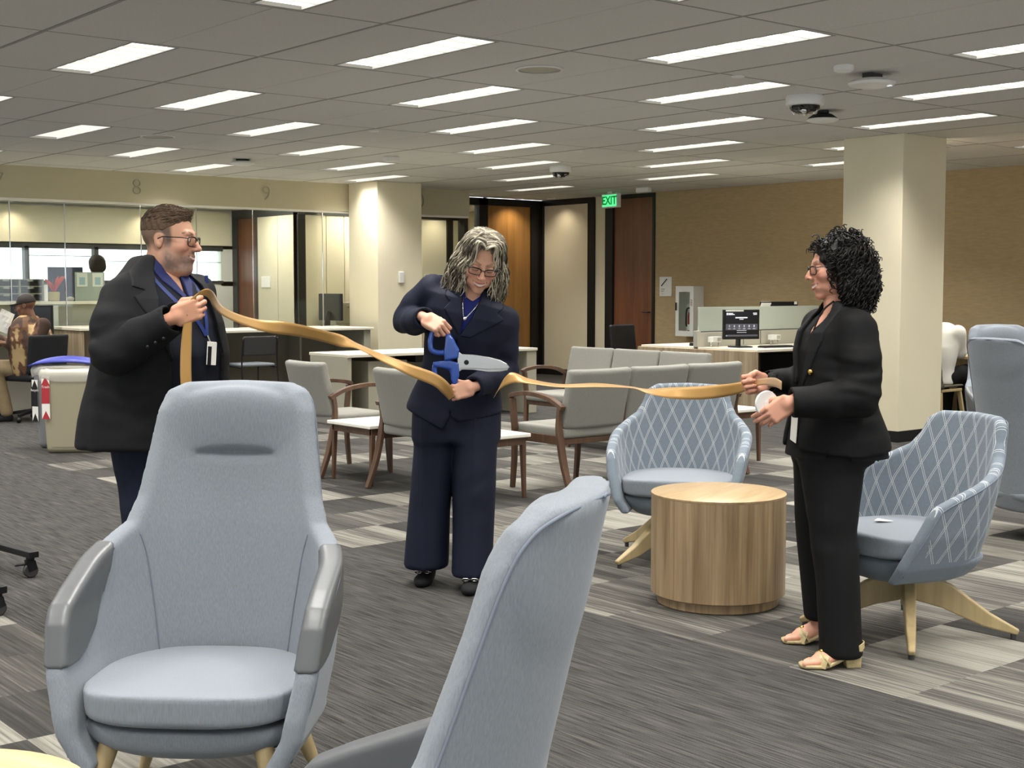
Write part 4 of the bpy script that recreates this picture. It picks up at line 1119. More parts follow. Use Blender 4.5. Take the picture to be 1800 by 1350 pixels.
def head_mesh(skin, lip, brow, hairc=None, beard=None, smile=1., teeth=True, jowl=0., neck_r=.056, neck_to=(0,-.04,-.21), res=.0026, fem=0., lids=False):
    mo = -.060; tw = .0155
    op = .004+.007*max(0,smile-.3); wm = .027+.0045*min(1,smile); lift = .008*min(1,smile)
    def lips(q):
        up = chain(q, [(0,.0965,mo+.003),(wm*.55,.0915,mo+.003+lift*.25),(wm,.0775,mo+lift)], [.0036,.0034,.0018], .002)
        lo = chain(q, [(0,.0950,mo-.003-op),(wm*.55,.0900,mo-.002-op*.8+lift*.3),(wm,.0772,mo+lift-.001)], [.0050,.0042,.0018], .002)
        return up, lo
    def f(P):
        q = P.copy(); q[...,0] = np.abs(q[...,0])
        d = ell(q, (0,-.015,.032), (.076,.096,.087))
        d = smin(d, ell(q, (0,.028,-.03), (.060-.003*fem,.062,.083)), .03)
        d = smin(d, ell(q, (.034,.012,-.066), (.030-.004*fem+.008*jowl,.045,.036+.006*jowl)), .025)
        d = smin(d, ell(q, (0,.068,-.099), (.024-.003*fem,.020,.018)), .022)
        if jowl: d = smin(d, ell(q, (0,.035,-.112), (.045,.045,.026)), .03)
        d = smin(d, ell(q, (.041,.055,-.026+.004*smile), (.025,.029,.023)), .018)
        d = smin(d, caps(q, (0,.084,.026), (.036,.077,.028), .010-.003*fem, .009-.003*fem), .014)
        d = smax(d, -ell(q, (.031,.101,.004), (.021,.016,.0125)), .012)
        d = smin(d, ell(q, (.031,.0765,.003), (.0160,.0150,.0130)), .003)
        nose = chain(q, [(0,.088,.016),(0,.103,-.010),(0,.113,-.027)], [.0075,.0085,.0115-.0015*fem], .004)
        d = smin(d, nose, .009)
        d = smin(d, ell(q, (.0120,.100,-.031), (.0085-.001*fem,.011,.0075)), .005)
        d = smax(d, -ell(q, (.0065,.108,-.040), (.0035,.005,.004)), .002)
        d = smin(d, ell(q, (0,.074,mo-.002), (.033,.0195,.024)), .020)
        up, lo = lips(q)
        d = smin(d, np.minimum(up, lo), .003)
        if smile: d = smax(d, -caps(q, (.021,.104,-.034), (.040,.083,mo-.006), .002, .003), .008)
        ear = ell(q, (.077,-.014,-.002), (.0085,.018,.031)); ear = smax(ear, -ell(q, (.0865,-.009,.002), (.0075,.0115,.021)), .003); ear = smin(ear, ell(q, (.079,-.004,-.004), (.005,.006,.008)), .003)
        d = smin(d, ear, .007)
        d = smin(d, caps(q, (0,-.018,-.06), neck_to, neck_r, neck_r*1.08), .024)
        return d
    lo_z = min(-.22, neck_to[2]-.02)
    V, Q = snet(f, (-.098,-.135,lo_z), (.098,.135,.13), res)
    q = V.copy(); q[:,0] = np.abs(q[:,0])
    n = vnoise(V, 60, 3)[:,None]
    c = skin*(1+.05*n)
    blush = np.exp(-(((q-np.float32((.043,.07,-.03)))/np.float32((.022,.05,.02)))**2).sum(1))[:,None]
    c = c*(1-.30*blush*np.float32((0,.6,.5)))
    nb = np.exp(-(((q-np.float32((0,.112,-.026)))/.016)**2).sum(1))[:,None]; c = c*(1-.2*nb*np.float32((0,.6,.5)))
    def paint(c, m, col): m = np.clip(m,0,1)[:,None]; return c*(1-m)+col*m
    if hairc is not None:   # close-cropped sides fading into the skin
        z, y = V[:,2], V[:,1]
        m = np.clip((z-(-.045))/.05, 0, 1)*np.clip((.036-.1*(z-.02)-y)/.012, 0, 1)*np.clip((z+.06)/.02,0,1)
        m = np.maximum(m, np.clip((-.035-y)/.03,0,1)*np.clip((z+.075)/.06,0,1))
        m = m*(1-np.clip((.030-np.abs(np.hypot(y+.012, z+.002)))/.006,0,1)*(q[:,0] > .068))
        c = paint(c, m*.95*(1+.12*n[:,0]), hairc)
    if beard is not None:
        z, y = V[:,2], V[:,1]
        line = -.026-.30*np.clip(y-.02,0,.06)
        m = np.clip((line-z)/.022, 0, 1)*np.clip((y+.012)/.025,0,1)*np.clip((z+.135)/.03,0,1)
        mst = np.exp(-((z-(mo+.016))/.007)**2)*np.clip((.034-q[:,0])/.006,0,1)*(y > .07)
        side = np.clip((.018-np.abs(y-.014))/.010,0,1)*np.clip((.03-z)/.02,0,1)*np.clip((z+.05)/.03,0,1)*.8
        m = np.maximum(np.maximum(m, mst*.8), side)*(.9+.18*vnoise(V, 420, 8)); m = m*(1-.35*np.exp(-((V-np.float32((0,.085,-.095)))**2).sum(1)/.018**2))
        c = paint(c, m*(.74+.2*n[:,0]), beard)
    up, lo = lips(q); c = paint(c, np.clip((.0012-np.minimum(up,lo))/.0015,0,1)*(V[:,1] > .07), lip)
    if teeth:
        xx = q[:,0]/wm; zu = mo+.0005+lift*xx**2; zl = mo-.001-op+(op+lift)*xx**2
        t = np.clip((zu-V[:,2])/.0012,0,1)*np.clip((V[:,2]-zl)/.0012,0,1)*(xx < .86)*(V[:,1] > .06); c = paint(c, t, SK(222,212,200))
        e_ = np.exp(-((xx-.92)/.10)**2-((V[:,2]-mo-lift*.85)/.003)**2)*(V[:,1] > .06); c = paint(c, e_*.8, SK(70,34,32))
    b = np.minimum(caps(q, (.015,.093,.027), (.034,.083,.033), .0035, .003), caps(q, (.034,.083,.033), (.048,.066,.028), .003, .0018))
    c = paint(c, np.clip((.003-b)/.003,0,1)*(.85-.3*fem), brow)
    ez = V[:,2]-.003
    if lids:
        e = np.clip(1-np.abs(ez+.006+.0*q[:,0])/.0022,0,1)*(np.abs(q[:,0]-.031) < .0135)*(V[:,1] > .075); c = paint(c, e, SK(40,28,24))
    else:
        e = (((q[:,0]-.031)/.0125)**2+(ez/.0048)**2 < 1) & (V[:,1] > .075); c = paint(c, e.astype(np.float32), SK(222,214,206))
        e = (((q[:,0]-.031)/.0052)**2+(ez/.0055)**2 < 1) & (V[:,1] > .075); c = paint(c, e.astype(np.float32), SK(48,34,28))
        e = np.clip(1-np.abs(ez-.0052)/.0016,0,1)*(np.abs(q[:,0]-.031) < .0135)*(V[:,1] > .07); c = paint(c, e, SK(40,28,24))
    return V, Q, c
def place(V, M, C, s=1.): return (V*s) @ M.T + np.float32(C)

FING = [(.095,.031,(.041,.025,.020),.0092),(.099,.010,(.046,.028,.021),.0095),(.095,-.011,(.042,.026,.020),.0090),(.087,-.030,(.033,.020,.018),.0080)]
def hand_mesh(F, T, wrist, right, curls, thumb, skin, s=1., res=.0023, arm=None):
    F = Vector(F).normalized(); T = Vector(T); T = (T-F*T.dot(F)).normalized(); D = F.cross(T)
    if not right: D = -D
    M = np.array([[F[i],T[i],D[i]] for i in range(3)], dtype=np.float32)
    ch = []
    for k,(bx,by,ls,r) in enumerate(FING):
        cu = curls[k] if hasattr(curls[0],'__len__') else curls
        a = 0; p = np.array([bx,by,0.]); pts = [np.array([bx-.03,by*.8,0.]), p.copy()]
        for j in range(3):
            a += math.radians(cu[j]); p = p+np.array([math.cos(a),by*.6*(1 if j == 0 else .2),-math.sin(a)])*ls[j]; pts.append(p.copy())
        ch.append((pts, [r*1.05,r*1.08,r,r*.93,r*.8]))
    th = {'fist': [(.022,.026,-.014),(.052,.044,-.026),(.078,.036,-.044),(.094,.016,-.050)], 'open': [(.022,.026,-.012),(.05,.05,-.022),(.076,.062,-.030),(.100,.066,-.036)],
          'pinch': [(.022,.026,-.014),(.056,.046,-.026),(.088,.045,-.034),(.112,.036,-.036)]}[thumb]
    def f(q):
        d = rbox(q, (.052,.001,-.001), (.050,.041,.0145), .0135)
        d = smin(d, ell(q, (.036,.024,-.013), (.032,.017,.015)), .012)
        d = smin(d, ell(q, (.04,-.026,-.010), (.035,.014,.013)), .010)
        d = smin(d, caps(q, (-.022,0,-.001), (.015,0,-.001), .024, .024), .016)
        e = None
        for pts,rad in ch:
            c = chain(q, pts, rad, .002); e = c if e is None else smin(e, c, .0012)
        for pts,rad in ch: e = smin(e, ell(q, pts[1]+np.array([0,0,.004]), (.010,.0085,.008)), .004)
        d = smin(d, e, .005)
        d = smin(d, chain(q, th, [.0135,.0118,.0105,.0085], .003), .006)
        return d
    V, Q = snet(f, (-.09,-.065,-.105), (.215,.09,.045), res)
    n = vnoise(V, 90, 5)[:,None]
    tip = np.zeros(len(V), dtype=np.float32)
    for pts,rad in ch: tip = np.maximum(tip, np.exp(-((V-np.float32(pts[-1]))**2).sum(1)/.012**2)); tip = np.maximum(tip, .7*np.exp(-((V-np.float32(pts[2]))**2).sum(1)/.010**2))
    c = skin*(1+.05*n); c = c*(1-tip[:,None]*np.float32((.02,.16,.15)))
    V = place(V, M, wrist, s)
    if not right: Q = Q[:, ::-1]
    return V, Q, c

def cr_ell(p): return float(ell(np.float32([p]), (0,-.015,.032), (.076,.096,.087))[0])
def glasses(parent, M, C, s, m=M_frameblk, w=.027, h=.018, r=.0019, nm='glasses'):
    def pt(x,y,z): return tuple(place(np.float32([[x,y,z]]), M, C, s)[0])
    g = G()
    for sd in (-1,1):
        ring = []
        for k in range(20):
            a = 2*PI*k/20; c, s_ = math.cos(a), math.sin(a); e = .6
            ring.append(pt(sd*.0335+w*math.copysign(abs(c)**e,c), .104-.28*abs(.0335*1+sd*w*math.copysign(abs(c)**e,c)*1.0-.01)*.8, -.002+h*math.copysign(abs(s_)**e,s_)))
        g.tube(ring, [r*s*(1.5 if .1 < k/20 < .42 else 1) for k in range(20)], 6, closed=True)
        g.tube([pt(sd*.0605,.092,.010), pt(sd*.074,.07,.011), pt(sd*.080,0,.010), pt(sd*.080,-.018,.002)], r*s*1.1, 6)
    g.tube([pt(-.008,.103,.004), pt(0,.107,.007), pt(.008,.103,.004)], r*s, 6)
    o = g.build(nm, m, parent, smooth=True)
    for sd in (-1,1):
        l = G(); ring = []
        for k in range(16):
            a = 2*PI*k/16; c, s_ = math.cos(a), math.sin(a); e = .6; x = sd*.0335+w*math.copysign(abs(c)**e,c)
            ring.append(pt(x, .104-.28*abs(.0335+sd*w*math.copysign(abs(c)**e,c)-.01)*.8, -.002+h*math.copysign(abs(s_)**e,s_)))
        l.add(ring, [tuple(range(16))]); l.build('lens', M_lens, o)
    return o
def body_frame(P, f, c0=(0,0)):
    """person coordinates -> torso coordinates (x right of the person, y forward)"""
    x, y = P[...,0]-c0[0], P[...,1]-c0[1]; r = (f[1], -f[0])
    return np.stack([x*r[0]+y*r[1], x*f[0]+y*f[1], P[...,2]], -1)
def unbody(p, f, c0=(0,0)):
    r = (f[1], -f[0]); return (c0[0]+p[0]*r[0]+p[1]*f[0], c0[1]+p[0]*r[1]+p[1]*f[1], p[2])
def folds(P, amp, pts=(), seed=0, s=26.):
    n = vnoise(P*np.float32((1,1,.55)), s, seed)*amp
    for p,r_,a in pts:
        w = np.exp(-((P-np.float32(p))**2).sum(-1)/r_**2); n = n+w*a*np.clip(1.4*vnoise((P-np.float32(p))*np.float32((.7,.7,1.5)), 42, seed+3), -1, 1.2)
    return n
def cloth(name, f, lo, hi, m, parent, res=.008): 
    V, Q = snet(f, lo, hi, res); return from_np(name, V, Q, m, parent)
def person(label, px_x, d, extra=0.):
    cx, cy, _ = cam_room(px_x, d); al = math.atan2(px_x, d)
    return thing('person', label, 'person', (cx,cy,0), -R(39.5)-al+extra)
def strip(P, W, up, n=6):
    """thin cloth strip with its own thickness"""
    return G().sweep(bezier(P, n), W, .0022, up=up)
def shoe(name, toe, heel, m, parent, w=.042, h=.07):
    t = Vector(toe); e = Vector(heel); dr = (t-e).normalized(); L_ = (t-e).length; Mx = rot_to(dr)
    def f(P):
        q = (P-np.float32((e+t)/2)) @ Mx
        d = ell(q, (0,-L_*.22,.035), (w*.85,L_*.30,.05)); d = smin(d, ell(q, (0,L_*.18,.022), (w,L_*.34,.032)), .03)
        d = smin(d, ell(q, (0,-L_*.25,h), (w*.75,L_*.2,.04)), .03)
        return smax(d, .0-q[...,2], .006)
    c = (e+t)/2; V, Q = snet(f, (c.x-.2,c.y-.2,-.01), (c.x+.2,c.y+.2,.14), .006)
    return from_np(name, V, Q, m, parent)

# ------------------------------------------------------------------ man holding the left end of the ribbon
def build_man():
    t = person('man in black blazer and glasses holding the left end of the gold ribbon', -1.446, 5.6)
    f = (.65,-.76); sk = SK(198,150,124)
    rows = [(.74,0,-.055,.335,.265),(.86,0,-.045,.315,.26),(1.0,0,-.015,.29,.258),(1.12,0,.005,.278,.252),(1.25,0,.0,.265,.232),(1.35,0,-.012,.24,.195),(1.41,0,-.02,.205,.155),(1.46,0,-.03,.155,.118),(1.525,0,-.035,.088,.090)]
    def torso(P, k): 
        q = body_frame(P, f, (-.005,0)); return stack(q, [(z,cx,cy,a-k,b-k) for z,cx,cy,a,b in rows], 2.2), q
    shR, elR, wrR = (-.155,-.12,1.352), (-.185,-.27,1.135), (.035,-.385,1.272)
    shL, elL, wrL = (.14,.14,1.365), (.17,.23,1.10), (.15,.13,.84)
    def sleeves(P): 
        d = chain(P, [shR,(-.183,-.205,1.24),elR], [.086,.088,.082], .03); d = smin(d, chain(P, [elR,(-.08,-.33,1.20),wrR], [.082,.076,.064], .02), .02)
        return smin(d, chain(P, [shL,elL,wrL], [.088,.076,.06], .02), .03)
    def outer(P):
        d, q = torso(P, 0.); d = smin(d, sleeves(P), .035)
        return d-folds(P, .0045, [(elR,.13,.010),(shR,.1,.004),((-.1,-.2,1.0),.2,.003)], 4), q
    opening = [(.055,1.56),(.125,1.40),(.16,1.28),(.135,1.1),(.125,.9),(.15,.66),(-.17,.66),(-.135,.95),(-.115,1.2),(-.11,1.4),(-.045,1.56)]
    def jacket(P):
        d, q = outer(P); o = poly2(q[...,0], q[...,2], opening); o = np.where(q[...,1] > -.02, o, 1.)
        d = smax(d, -o, .006)
        d = smax(d, -caps(P, wrR, Vector(wrR)+(Vector(wrR)-Vector(elR))*.4, .05, .05), .004)
        d = smax(d, np.where(((P-np.float32(wrR))**2).sum(-1) < .014, np.maximum((P-np.float32(wrR))@np.float32((Vector(wrR)-Vector(elR)).normalized())-.004, -1), -1.), .004)
        return d
    j = cloth('blazer', jacket, (-.40,-.52,.70), (.38,.40,1.56), M_suitblack, t, .0085)
    def lapel(poly):
        def g(P):
            d, q = outer(P); return smax(smax(d-.006, -d-.010, .003), np.where(q[...,1] > 0, poly2(q[...,0], q[...,2], poly), 1.), .003)
        return g
    for pl in ([(.05,1.53),(.075,1.54),(.165,1.46),(.205,1.40),(.165,1.385),(.215,1.36),(.15,1.12),(.135,1.1),(.16,1.28),(.125,1.40)], [(-.04,1.53),(-.06,1.53),(-.15,1.45),(-.175,1.40),(-.15,1.39),(-.185,1.36),(-.125,1.12),(-.113,1.2),(-.108,1.4)]):
        cloth('lapel', lapel(pl), (-.30,-.42,1.06), (.30,.30,1.57), M_lapelblk, j, .0042)
    g = G()
    for k in range(3):
        p = Vector((.005,-.425,1.20))+Vector((-.03,.012,-.016))*k; g.ball(p, .0075, 8)
    g.build('cuff_buttons', M_blackpl, j, smooth=True)
    neckline = [(-.055,1.56),(.055,1.56),(.04,1.46),(0,1.345),(-.04,1.46)]
    def shirt(P):
        d, q = torso(P, .016); d = d-.004*vnoise(P, 30, 9)
        return smax(smax(d, -np.where(q[...,1] > 0, poly2(q[...,0], q[...,2], neckline), 1.), .004), 1.*(P[...,2]-1.535), .004)
    s = cloth('shirt', shirt, (-.34,-.30,.74), (.34,.32,1.57), M_shirtdark, t, .010)
    def collar(P):
        d, q = torso(P, .012); sh = smax(d-.006, -d-.009, .004)
        p = np.minimum(poly2(q[...,0], q[...,2], [(.055,1.53),(.035,1.46),(.005,1.36),(.02,1.345),(.075,1.42),(.09,1.50)]), poly2(q[...,0], q[...,2], [(-.055,1.53),(-.035,1.46),(-.005,1.36),(-.02,1.345),(-.075,1.42),(-.09,1.50)]))
        return smax(sh, np.where(q[...,1] > -.03, p, 1.), .003)
    cloth('collar', collar, (-.2,-.3,1.30), (.25,.2,1.56), M_collar, s, .004)
    # trousers
    hipR, kneR, ankR = unbody((.11,-.02,.82),f), unbody((.115,.03,.48),f), unbody((.12,-.05,.05),f); hipL, kneL, ankL = unbody((-.11,-.02,.82),f), unbody((-.13,.02,.48),f), unbody((-.14,-.03,.05),f)
    def legs(P, k=0.):
        d = chain(P, [hipR,kneR,ankR], [.135-k,.098-k,.078-k], .03); d = smin(d, chain(P, [hipL,kneL,ankL], [.135-k,.098-k,.078-k], .03), .01)
        q = body_frame(P, f); return smin(d, stack(q, [(.76,0,-.01,.24-k,.19-k),(.95,0,-.01,.25-k,.21-k)], 2.2), .03)
    cloth('trousers', lambda P: legs(P)-folds(P*np.float32((1,1,2)), .005, [(kneR,.16,.006)], 7, 20), (-.42,-.4,.03), (.38,.4,1.0), M_denim, t, .010)
    shoe('shoe', Vector(ankR)+Vector((.10,-.12,-.05)), Vector(ankR)+Vector((-.06,.07,-.05)), M_suede, t); shoe('shoe', Vector(ankL)+Vector((.10,-.12,-.05)), Vector(ankL)+Vector((-.06,.07,-.05)), M_suede, t)
    # body
    hf = (.92,-.38,-.06); M = rot_to(hf, (.03,0,1)); C = (.040,-.01,1.588); sc = 1.09
    hv, hq, hc = head_mesh(sk, SK(176,112,100), SK(110,86,68), hairc=SK(98,80,66), beard=SK(116,102,94), smile=.75, teeth=True, jowl=1., neck_r=.066, neck_to=(0,-.05,-.17))
    hv = place(hv, M, C, sc)
    hw = Vector(wrR)+(Vector(wrR)-Vector(elR)).normalized()*.012
    h1 = hand_mesh((.90,-.22,.36), (-.35,-.05,.9), hw, True, [(62,88,45),(66,90,48),(70,92,50),(74,92,50)], 'fist', SK(206,152,124), 1.06)
    h2 = hand_mesh((.0,.05,-1), (.6,-.7,0), Vector(wrL)+Vector((0,0,.02)), False, (20,25,15), 'open', sk, 1.05, .004)
    bf = lambda P: smin(smin(smax(torso(P,.032)[0], .93-P[...,2], .02), smin(smin(chain(P,[shR,elR,wrR],[.055,.045,.022],.02), chain(P,[shL,elL,wrL],[.055,.045,.022],.02), .02), caps(P,(0,.0,1.42),(.02,0,1.5),.07,.065), .03), .03), legs(P,.045), .01)
    bv, bq = snet(bf, (-.40,-.5,.04), (.36,.4,1.56), .015)
    V, Q, Cc = joined([(hv,hq,hc), h1, h2, (bv,bq,sk)])
    from_np('body', V, Q, M_skin, t, col=Cc)
    # hair: longer on top, swept up at the front
    def above(q): return q[...,2]-(.034+np.where(q[...,1] > 0, .60*q[...,1]+6.*np.maximum(q[...,1]-.05,0)**1.6*(np.abs(q[...,0]) > .03), .05*q[...,1]))
    def hair(P):
        q = P; cr = ell(q, (0,-.015,.032), (.076,.096,.087)); ab = above(q)
        th = .0015+.0085*np.clip(ab/.035,0,1)+.013*np.clip((q[...,1]-.03)/.05,0,1)*np.clip((q[...,2]-.075)/.03,0,1)
        d = cr-th-.0016*np.sin(q[...,0]*330+q[...,1]*60+5*vnoise(q,35,2))-.0010*vnoise(q,150,4)
        return smax(smax(d, -ab, .004), q[...,1]-.094, .006)
    hv, hq = snet(hair, (-.1,-.13,-.02), (.1,.11,.16), .0026)
    hb = from_np('hair', place(hv, M, C, sc), hq, M_hairman, t)
    r = np.random.default_rng(3); g = G(); sel = r.permutation(len(hv)); n_ = 0
    for i in sel:
        p = hv[i]
        if p[2] < .06 or cr_ell(p) < .003: continue
        st = Vector(p); o_ = Vector((p[0]/.08,(p[1]+.015)/.1,(p[2]-.03)/.09)).normalized()
        dr = Vector((.15-p[0]*2+.2*r.normal(), .9, .35+6*max(0,p[1]))); dr = (dr-o_*dr.dot(o_)*.75).normalized(); L_ = .018+.016*r.random()
        P3 = [st-o_*.002, st+dr*L_*.5+o_*.0035, st+dr*L_+o_*.001]
        g.tube([tuple(place(np.float32([q_]), M, C, sc)[0]) for q_ in bezier(P3,3)], [.0016,.0017,.0016,.0015,.0013,.001,.0006], 4); n_ += 1
        if n_ > 420: break
    g.build('hair_strands', M_hairman, hb, smooth=True)
    glasses(t, M, C, sc)
    # lanyard with a badge, and a small lapel pin
    def fr(xb, z, off=.004):   # a point on the shirt front
        zz = [r_[0] for r_ in rows]; a = np.interp(z, zz, [r_[3] for r_ in rows])-.016; b = np.interp(z, zz, [r_[4] for r_ in rows])-.016; cy = np.interp(z, zz, [r_[2] for r_ in rows])
        return unbody((xb, cy+b*(max(0,1-(abs(xb)/a)**2.2))**(1/2.2)+off, z), f, (-.005,0))
    ly = strip([fr(.085,1.48),fr(.10,1.43),fr(.065,1.34),fr(.0,1.27),fr(-.04,1.20)], .017, (.65,-.76,0)).build('lanyard', M_lanyard, t, smooth=40)
    strip([fr(-.062,1.49),fr(-.085,1.43),fr(-.08,1.36),fr(-.06,1.27),fr(-.044,1.20)], .017, (.65,-.76,0)).build('lanyard_strap', M_lanyard, ly, smooth=40)
    Mb = Matrix.Translation(fr(-.05,1.135,.012)) @ Matrix.Rotation(math.atan2(.65,.76)+.15, 4, 'Z') @ Matrix.Rotation(.1, 4, 'Y')
    G().box(-.028,.028,-.003,.003,-.055,.04, M=Mb).build('badge', M_paper, ly, bevel=.002); G().box(-.028,-.006,-.0045,-.003,-.055,.02, M=Mb).build('badge_photo', M_blackpl, ly)
    G().tube([fr(-.042,1.20,.008),fr(-.048,1.175,.012)], .004, 8).build('clip', M_silver, ly)
    Mp = Matrix.Translation(Vector(unbody((-.092,.168,1.432), f))) @ Matrix.Rotation(math.atan2(.65,.76)+.35, 4, 'Z')
    G().box(-.012,.012,-.004,.002,-.012,.012, M=Mp).box(-.004,.016,-.005,.001,-.02,-.006, M=Mp).build('lapel_pin', M_lanyard, t, bevel=.002)
    return t
man = build_man()

# ------------------------------------------------------------------ woman in navy with the scissors
def wavy_hair(t, M, C, s):
    def fbase(P):
        q = P; d = ell(q, (0,-.022,.036), (.086,.103,.092)); x = np.abs(q[...,0])
        side = ell(np.stack([x,q[...,1],q[...,2]],-1), (.082,-.022,-.075), (.030,.052,.105)); back = ell(q, (0,-.085,-.06), (.085,.045,.11))
        d = smin(smin(d, side, .03), back, .03)
        face = ell(q, (0,.118,-.012), (.068,.082,.128)); d = smax(d, -face, .012); nk = ell(q, (0,.03,-.14), (.06,.07,.09)); d = smax(d, -nk, .02)
        return d-.003*np.sin(x*300+q[...,2]*60+4*vnoise(q,25,1))
    V, Q = snet(fbase, (-.14,-.15,-.2), (.14,.12,.15), .0035)
    base = from_np('hair', place(V, M, C, s), Q, M_hairgrey, t)
    r = np.random.default_rng(5); mid = G(); light = G(); dark = G()
    for k in range(700):
        sd = -1 if k % 2 else 1
        ph = R(28+150*r.random()**.9); tt = (ph-R(28))/R(150)
        ry = .070-.13*tt; root = Vector((.004-sd*.005*r.random(), ry, .040+.092*math.sqrt(max(.02,1-((ry+.022)/.106)**2))))
        o = 1.0+.10*r.random()
        if k >= 540: tt = .25+.75*r.random(); ph = R(45+133*r.random()); ry = .045-.13*tt; rx = sd*.035*r.random(); root = Vector((rx, ry, .040+.092*math.sqrt(max(.02,1-((ry+.022)/.106)**2-(rx/.088)**2))))
        e1 = Vector((sd*.060*math.sin(ph)*o*1.1, .075*math.cos(ph)-.012+ .03*(1-tt), .113*o))
        e2 = Vector((sd*.096*o*max(.25,math.sin(ph)), .095*math.cos(ph)*o-.02, .03))
        e3 = Vector((sd*(.112+.02*r.random())*max(.25,math.sin(ph)), .090*math.cos(ph)*o-.022, -.06))
        ln = -.135-.05*r.random()
        e4 = Vector((sd*(.108+.03*r.random())*max(.3,math.sin(ph))+.01*r.normal(), .085*math.cos(ph)-.022+.012*r.normal(), ln))
        P = bezier([root,e1,e2,e3,e4], 5); n = len(P); a0 = r.random()*6.28; fr_ = 14+8*r.random(); amp = .006+.006*r.random()
        for i in range(n):
            u = i/(n-1); w = amp*min(1,u*1.6); P[i] = P[i]+Vector((math.sin(a0+fr_*u)*w, math.cos(a0*1.7+fr_*.9*u)*w, 0))
        rr = .0019+.0017*r.random()
        Pw = [tuple(place(np.float32([p]), M, C, s)[0]) for p in P]
        tgt = light if (r.random() < .15 or (tt < .10 and r.random() < .5)) else (dark if r.random() < .38 else mid)
        tgt.tube(Pw, [rr*(1.15-.75*(i/(n-1))**3) for i in range(n)], 5)
    mid.build('hair_locks', M_hairgrey, base, smooth=True); dark.build('dark_locks', M_hairgreydk, base, smooth=True); light.build('silver_locks', M_hairlight, base, smooth=True)
def build_woman_navy():
    t = person('woman in navy trouser suit cutting the gold ribbon with giant scissors', (815-900)/2382*6.35, 6.35)
    sk = SK(214,164,138)
    rows = [(.68,-.045,.0,.245,.165),(.85,-.04,.0,.222,.155),(.97,-.022,-.015,.19,.14),(1.06,-.008,-.03,.178,.135),(1.16,.012,-.05,.192,.142),(1.26,.025,-.065,.205,.135),(1.33,.03,-.08,.185,.112),(1.375,.035,-.085,.12,.088),(1.41,.04,-.09,.075,.07)]
    def tz(P):
        q = P.copy(); w = np.clip((P[...,2]-.95)/.33,0,1); q[...,2] = P[...,2]+w*.27*(P[...,0]-.03); return q
    def torso(P, k): return stack(tz(P), [(z,cx,cy,a-k,b-k) for z,cx,cy,a,b in rows], 2.25)
    shR, elR, wrR = (-.145,-.055,1.385), (-.268,.0,1.245), (-.176,-.270,1.258)
    shL, elL, wrL = (.196,-.06,1.245), (.192,-.04,1.015), (.045,-.265,.948)
    def sleeves(P):
        d = chain(P, [shR,(-.215,-.02,1.315),elR], [.072,.068,.063], .02); d = smin(d, chain(P, [elR,(-.225,-.125,1.238),wrR], [.063,.060,.050], .02), .012)
        e = smin(chain(P, [shL,elL], [.064,.061], .02), chain(P, [elL,(.12,-.16,.975),wrL], [.064,.058,.050], .02), .015)
        return np.minimum(d, e)
    def outer(P):
        d = smin(torso(P, 0), sleeves(P), .03)
        return d-folds(P, .0036, [(elR,.11,.009),((-.2,-.03,1.3),.09,.007),(elL,.12,.009),((.19,-.06,1.15),.09,.004)], 14)
    opening = [(-.005,1.50),(.085,1.50),(.085,1.36),(.03,1.245),(-.022,1.175),(-.006,1.25)]
    hem = [(-.5,.95),(-.30,.845),(-.262,.825),(-.10,.742),(-.062,.80),(-.03,.775),(.08,.79),(.25,.83),(.5,.83),(.5,.3),(-.5,.3)]
    def jacket(P):
        d = outer(P); fr = P[...,1] < .0
        d = smax(d, -np.where(fr, poly2(P[...,0], P[...,2], opening), 1.), .005)
        d = smax(d, -poly2(P[...,0], P[...,2], hem), .006)
        for w_,e_ in ((wrR,elR),(wrL,elL)):
            dr = (Vector(w_)-Vector(e_)).normalized(); pl = (P-np.float32(w_))@np.float32(dr)-.006
            d = smax(d, np.where(((P-np.float32(w_))**2).sum(-1) < .0085, np.maximum(pl, -1), -1.), .003)
            d = smax(d, -caps(P, Vector(w_)-dr*.015, Vector(w_)+dr*.1, .036, .036), .003)
        # seam of the overlapping front
        return smax(d, -(np.abs(P[...,0]-(-.030-.09*(1.17-P[...,2])))-.0016+.05*((P[...,2] > 1.17) | (P[...,1] > 0))), .002)
    j = cloth('blazer', jacket, (-.37,-.36,.66), (.31,.25,1.48), M_suitnavy, t, .0075)
    def lapel(poly):
        return lambda P: smax(smax(outer(P)-.006, -outer(P)-.010, .003), np.where(P[...,1] < -.02, poly2(P[...,0], P[...,2], poly), 1.), .003)
    for pl in ([(-.005,1.44),(-.055,1.435),(-.085,1.36),(-.062,1.33),(-.09,1.30),(-.03,1.19),(-.020,1.175),(-.004,1.25)], [(.085,1.42),(.12,1.40),(.185,1.30),(.155,1.275),(.185,1.245),(.03,1.165),(-.018,1.172),(.03,1.24),(.082,1.35)]):
        cloth('lapel', lapel(pl), (-.2,-.30,1.12), (.28,.1,1.5), M_lapelnavy, j, .0042)
    o = G().ball((-.020,-.212,1.085), .010, 10).build('button', M_blackpl, j, smooth=True)
    neckline = [(.0,1.5),(.09,1.5),(.078,1.355),(.04,1.33),(.008,1.355)]
    cloth('blouse', lambda P: smax(torso(P,.013), -np.where(P[...,1] < -.05, poly2(P[...,0], P[...,2], neckline), 1.), .004), (-.2,-.25,1.0), (.26,.1,1.45), M_shirtblue, t, .009)
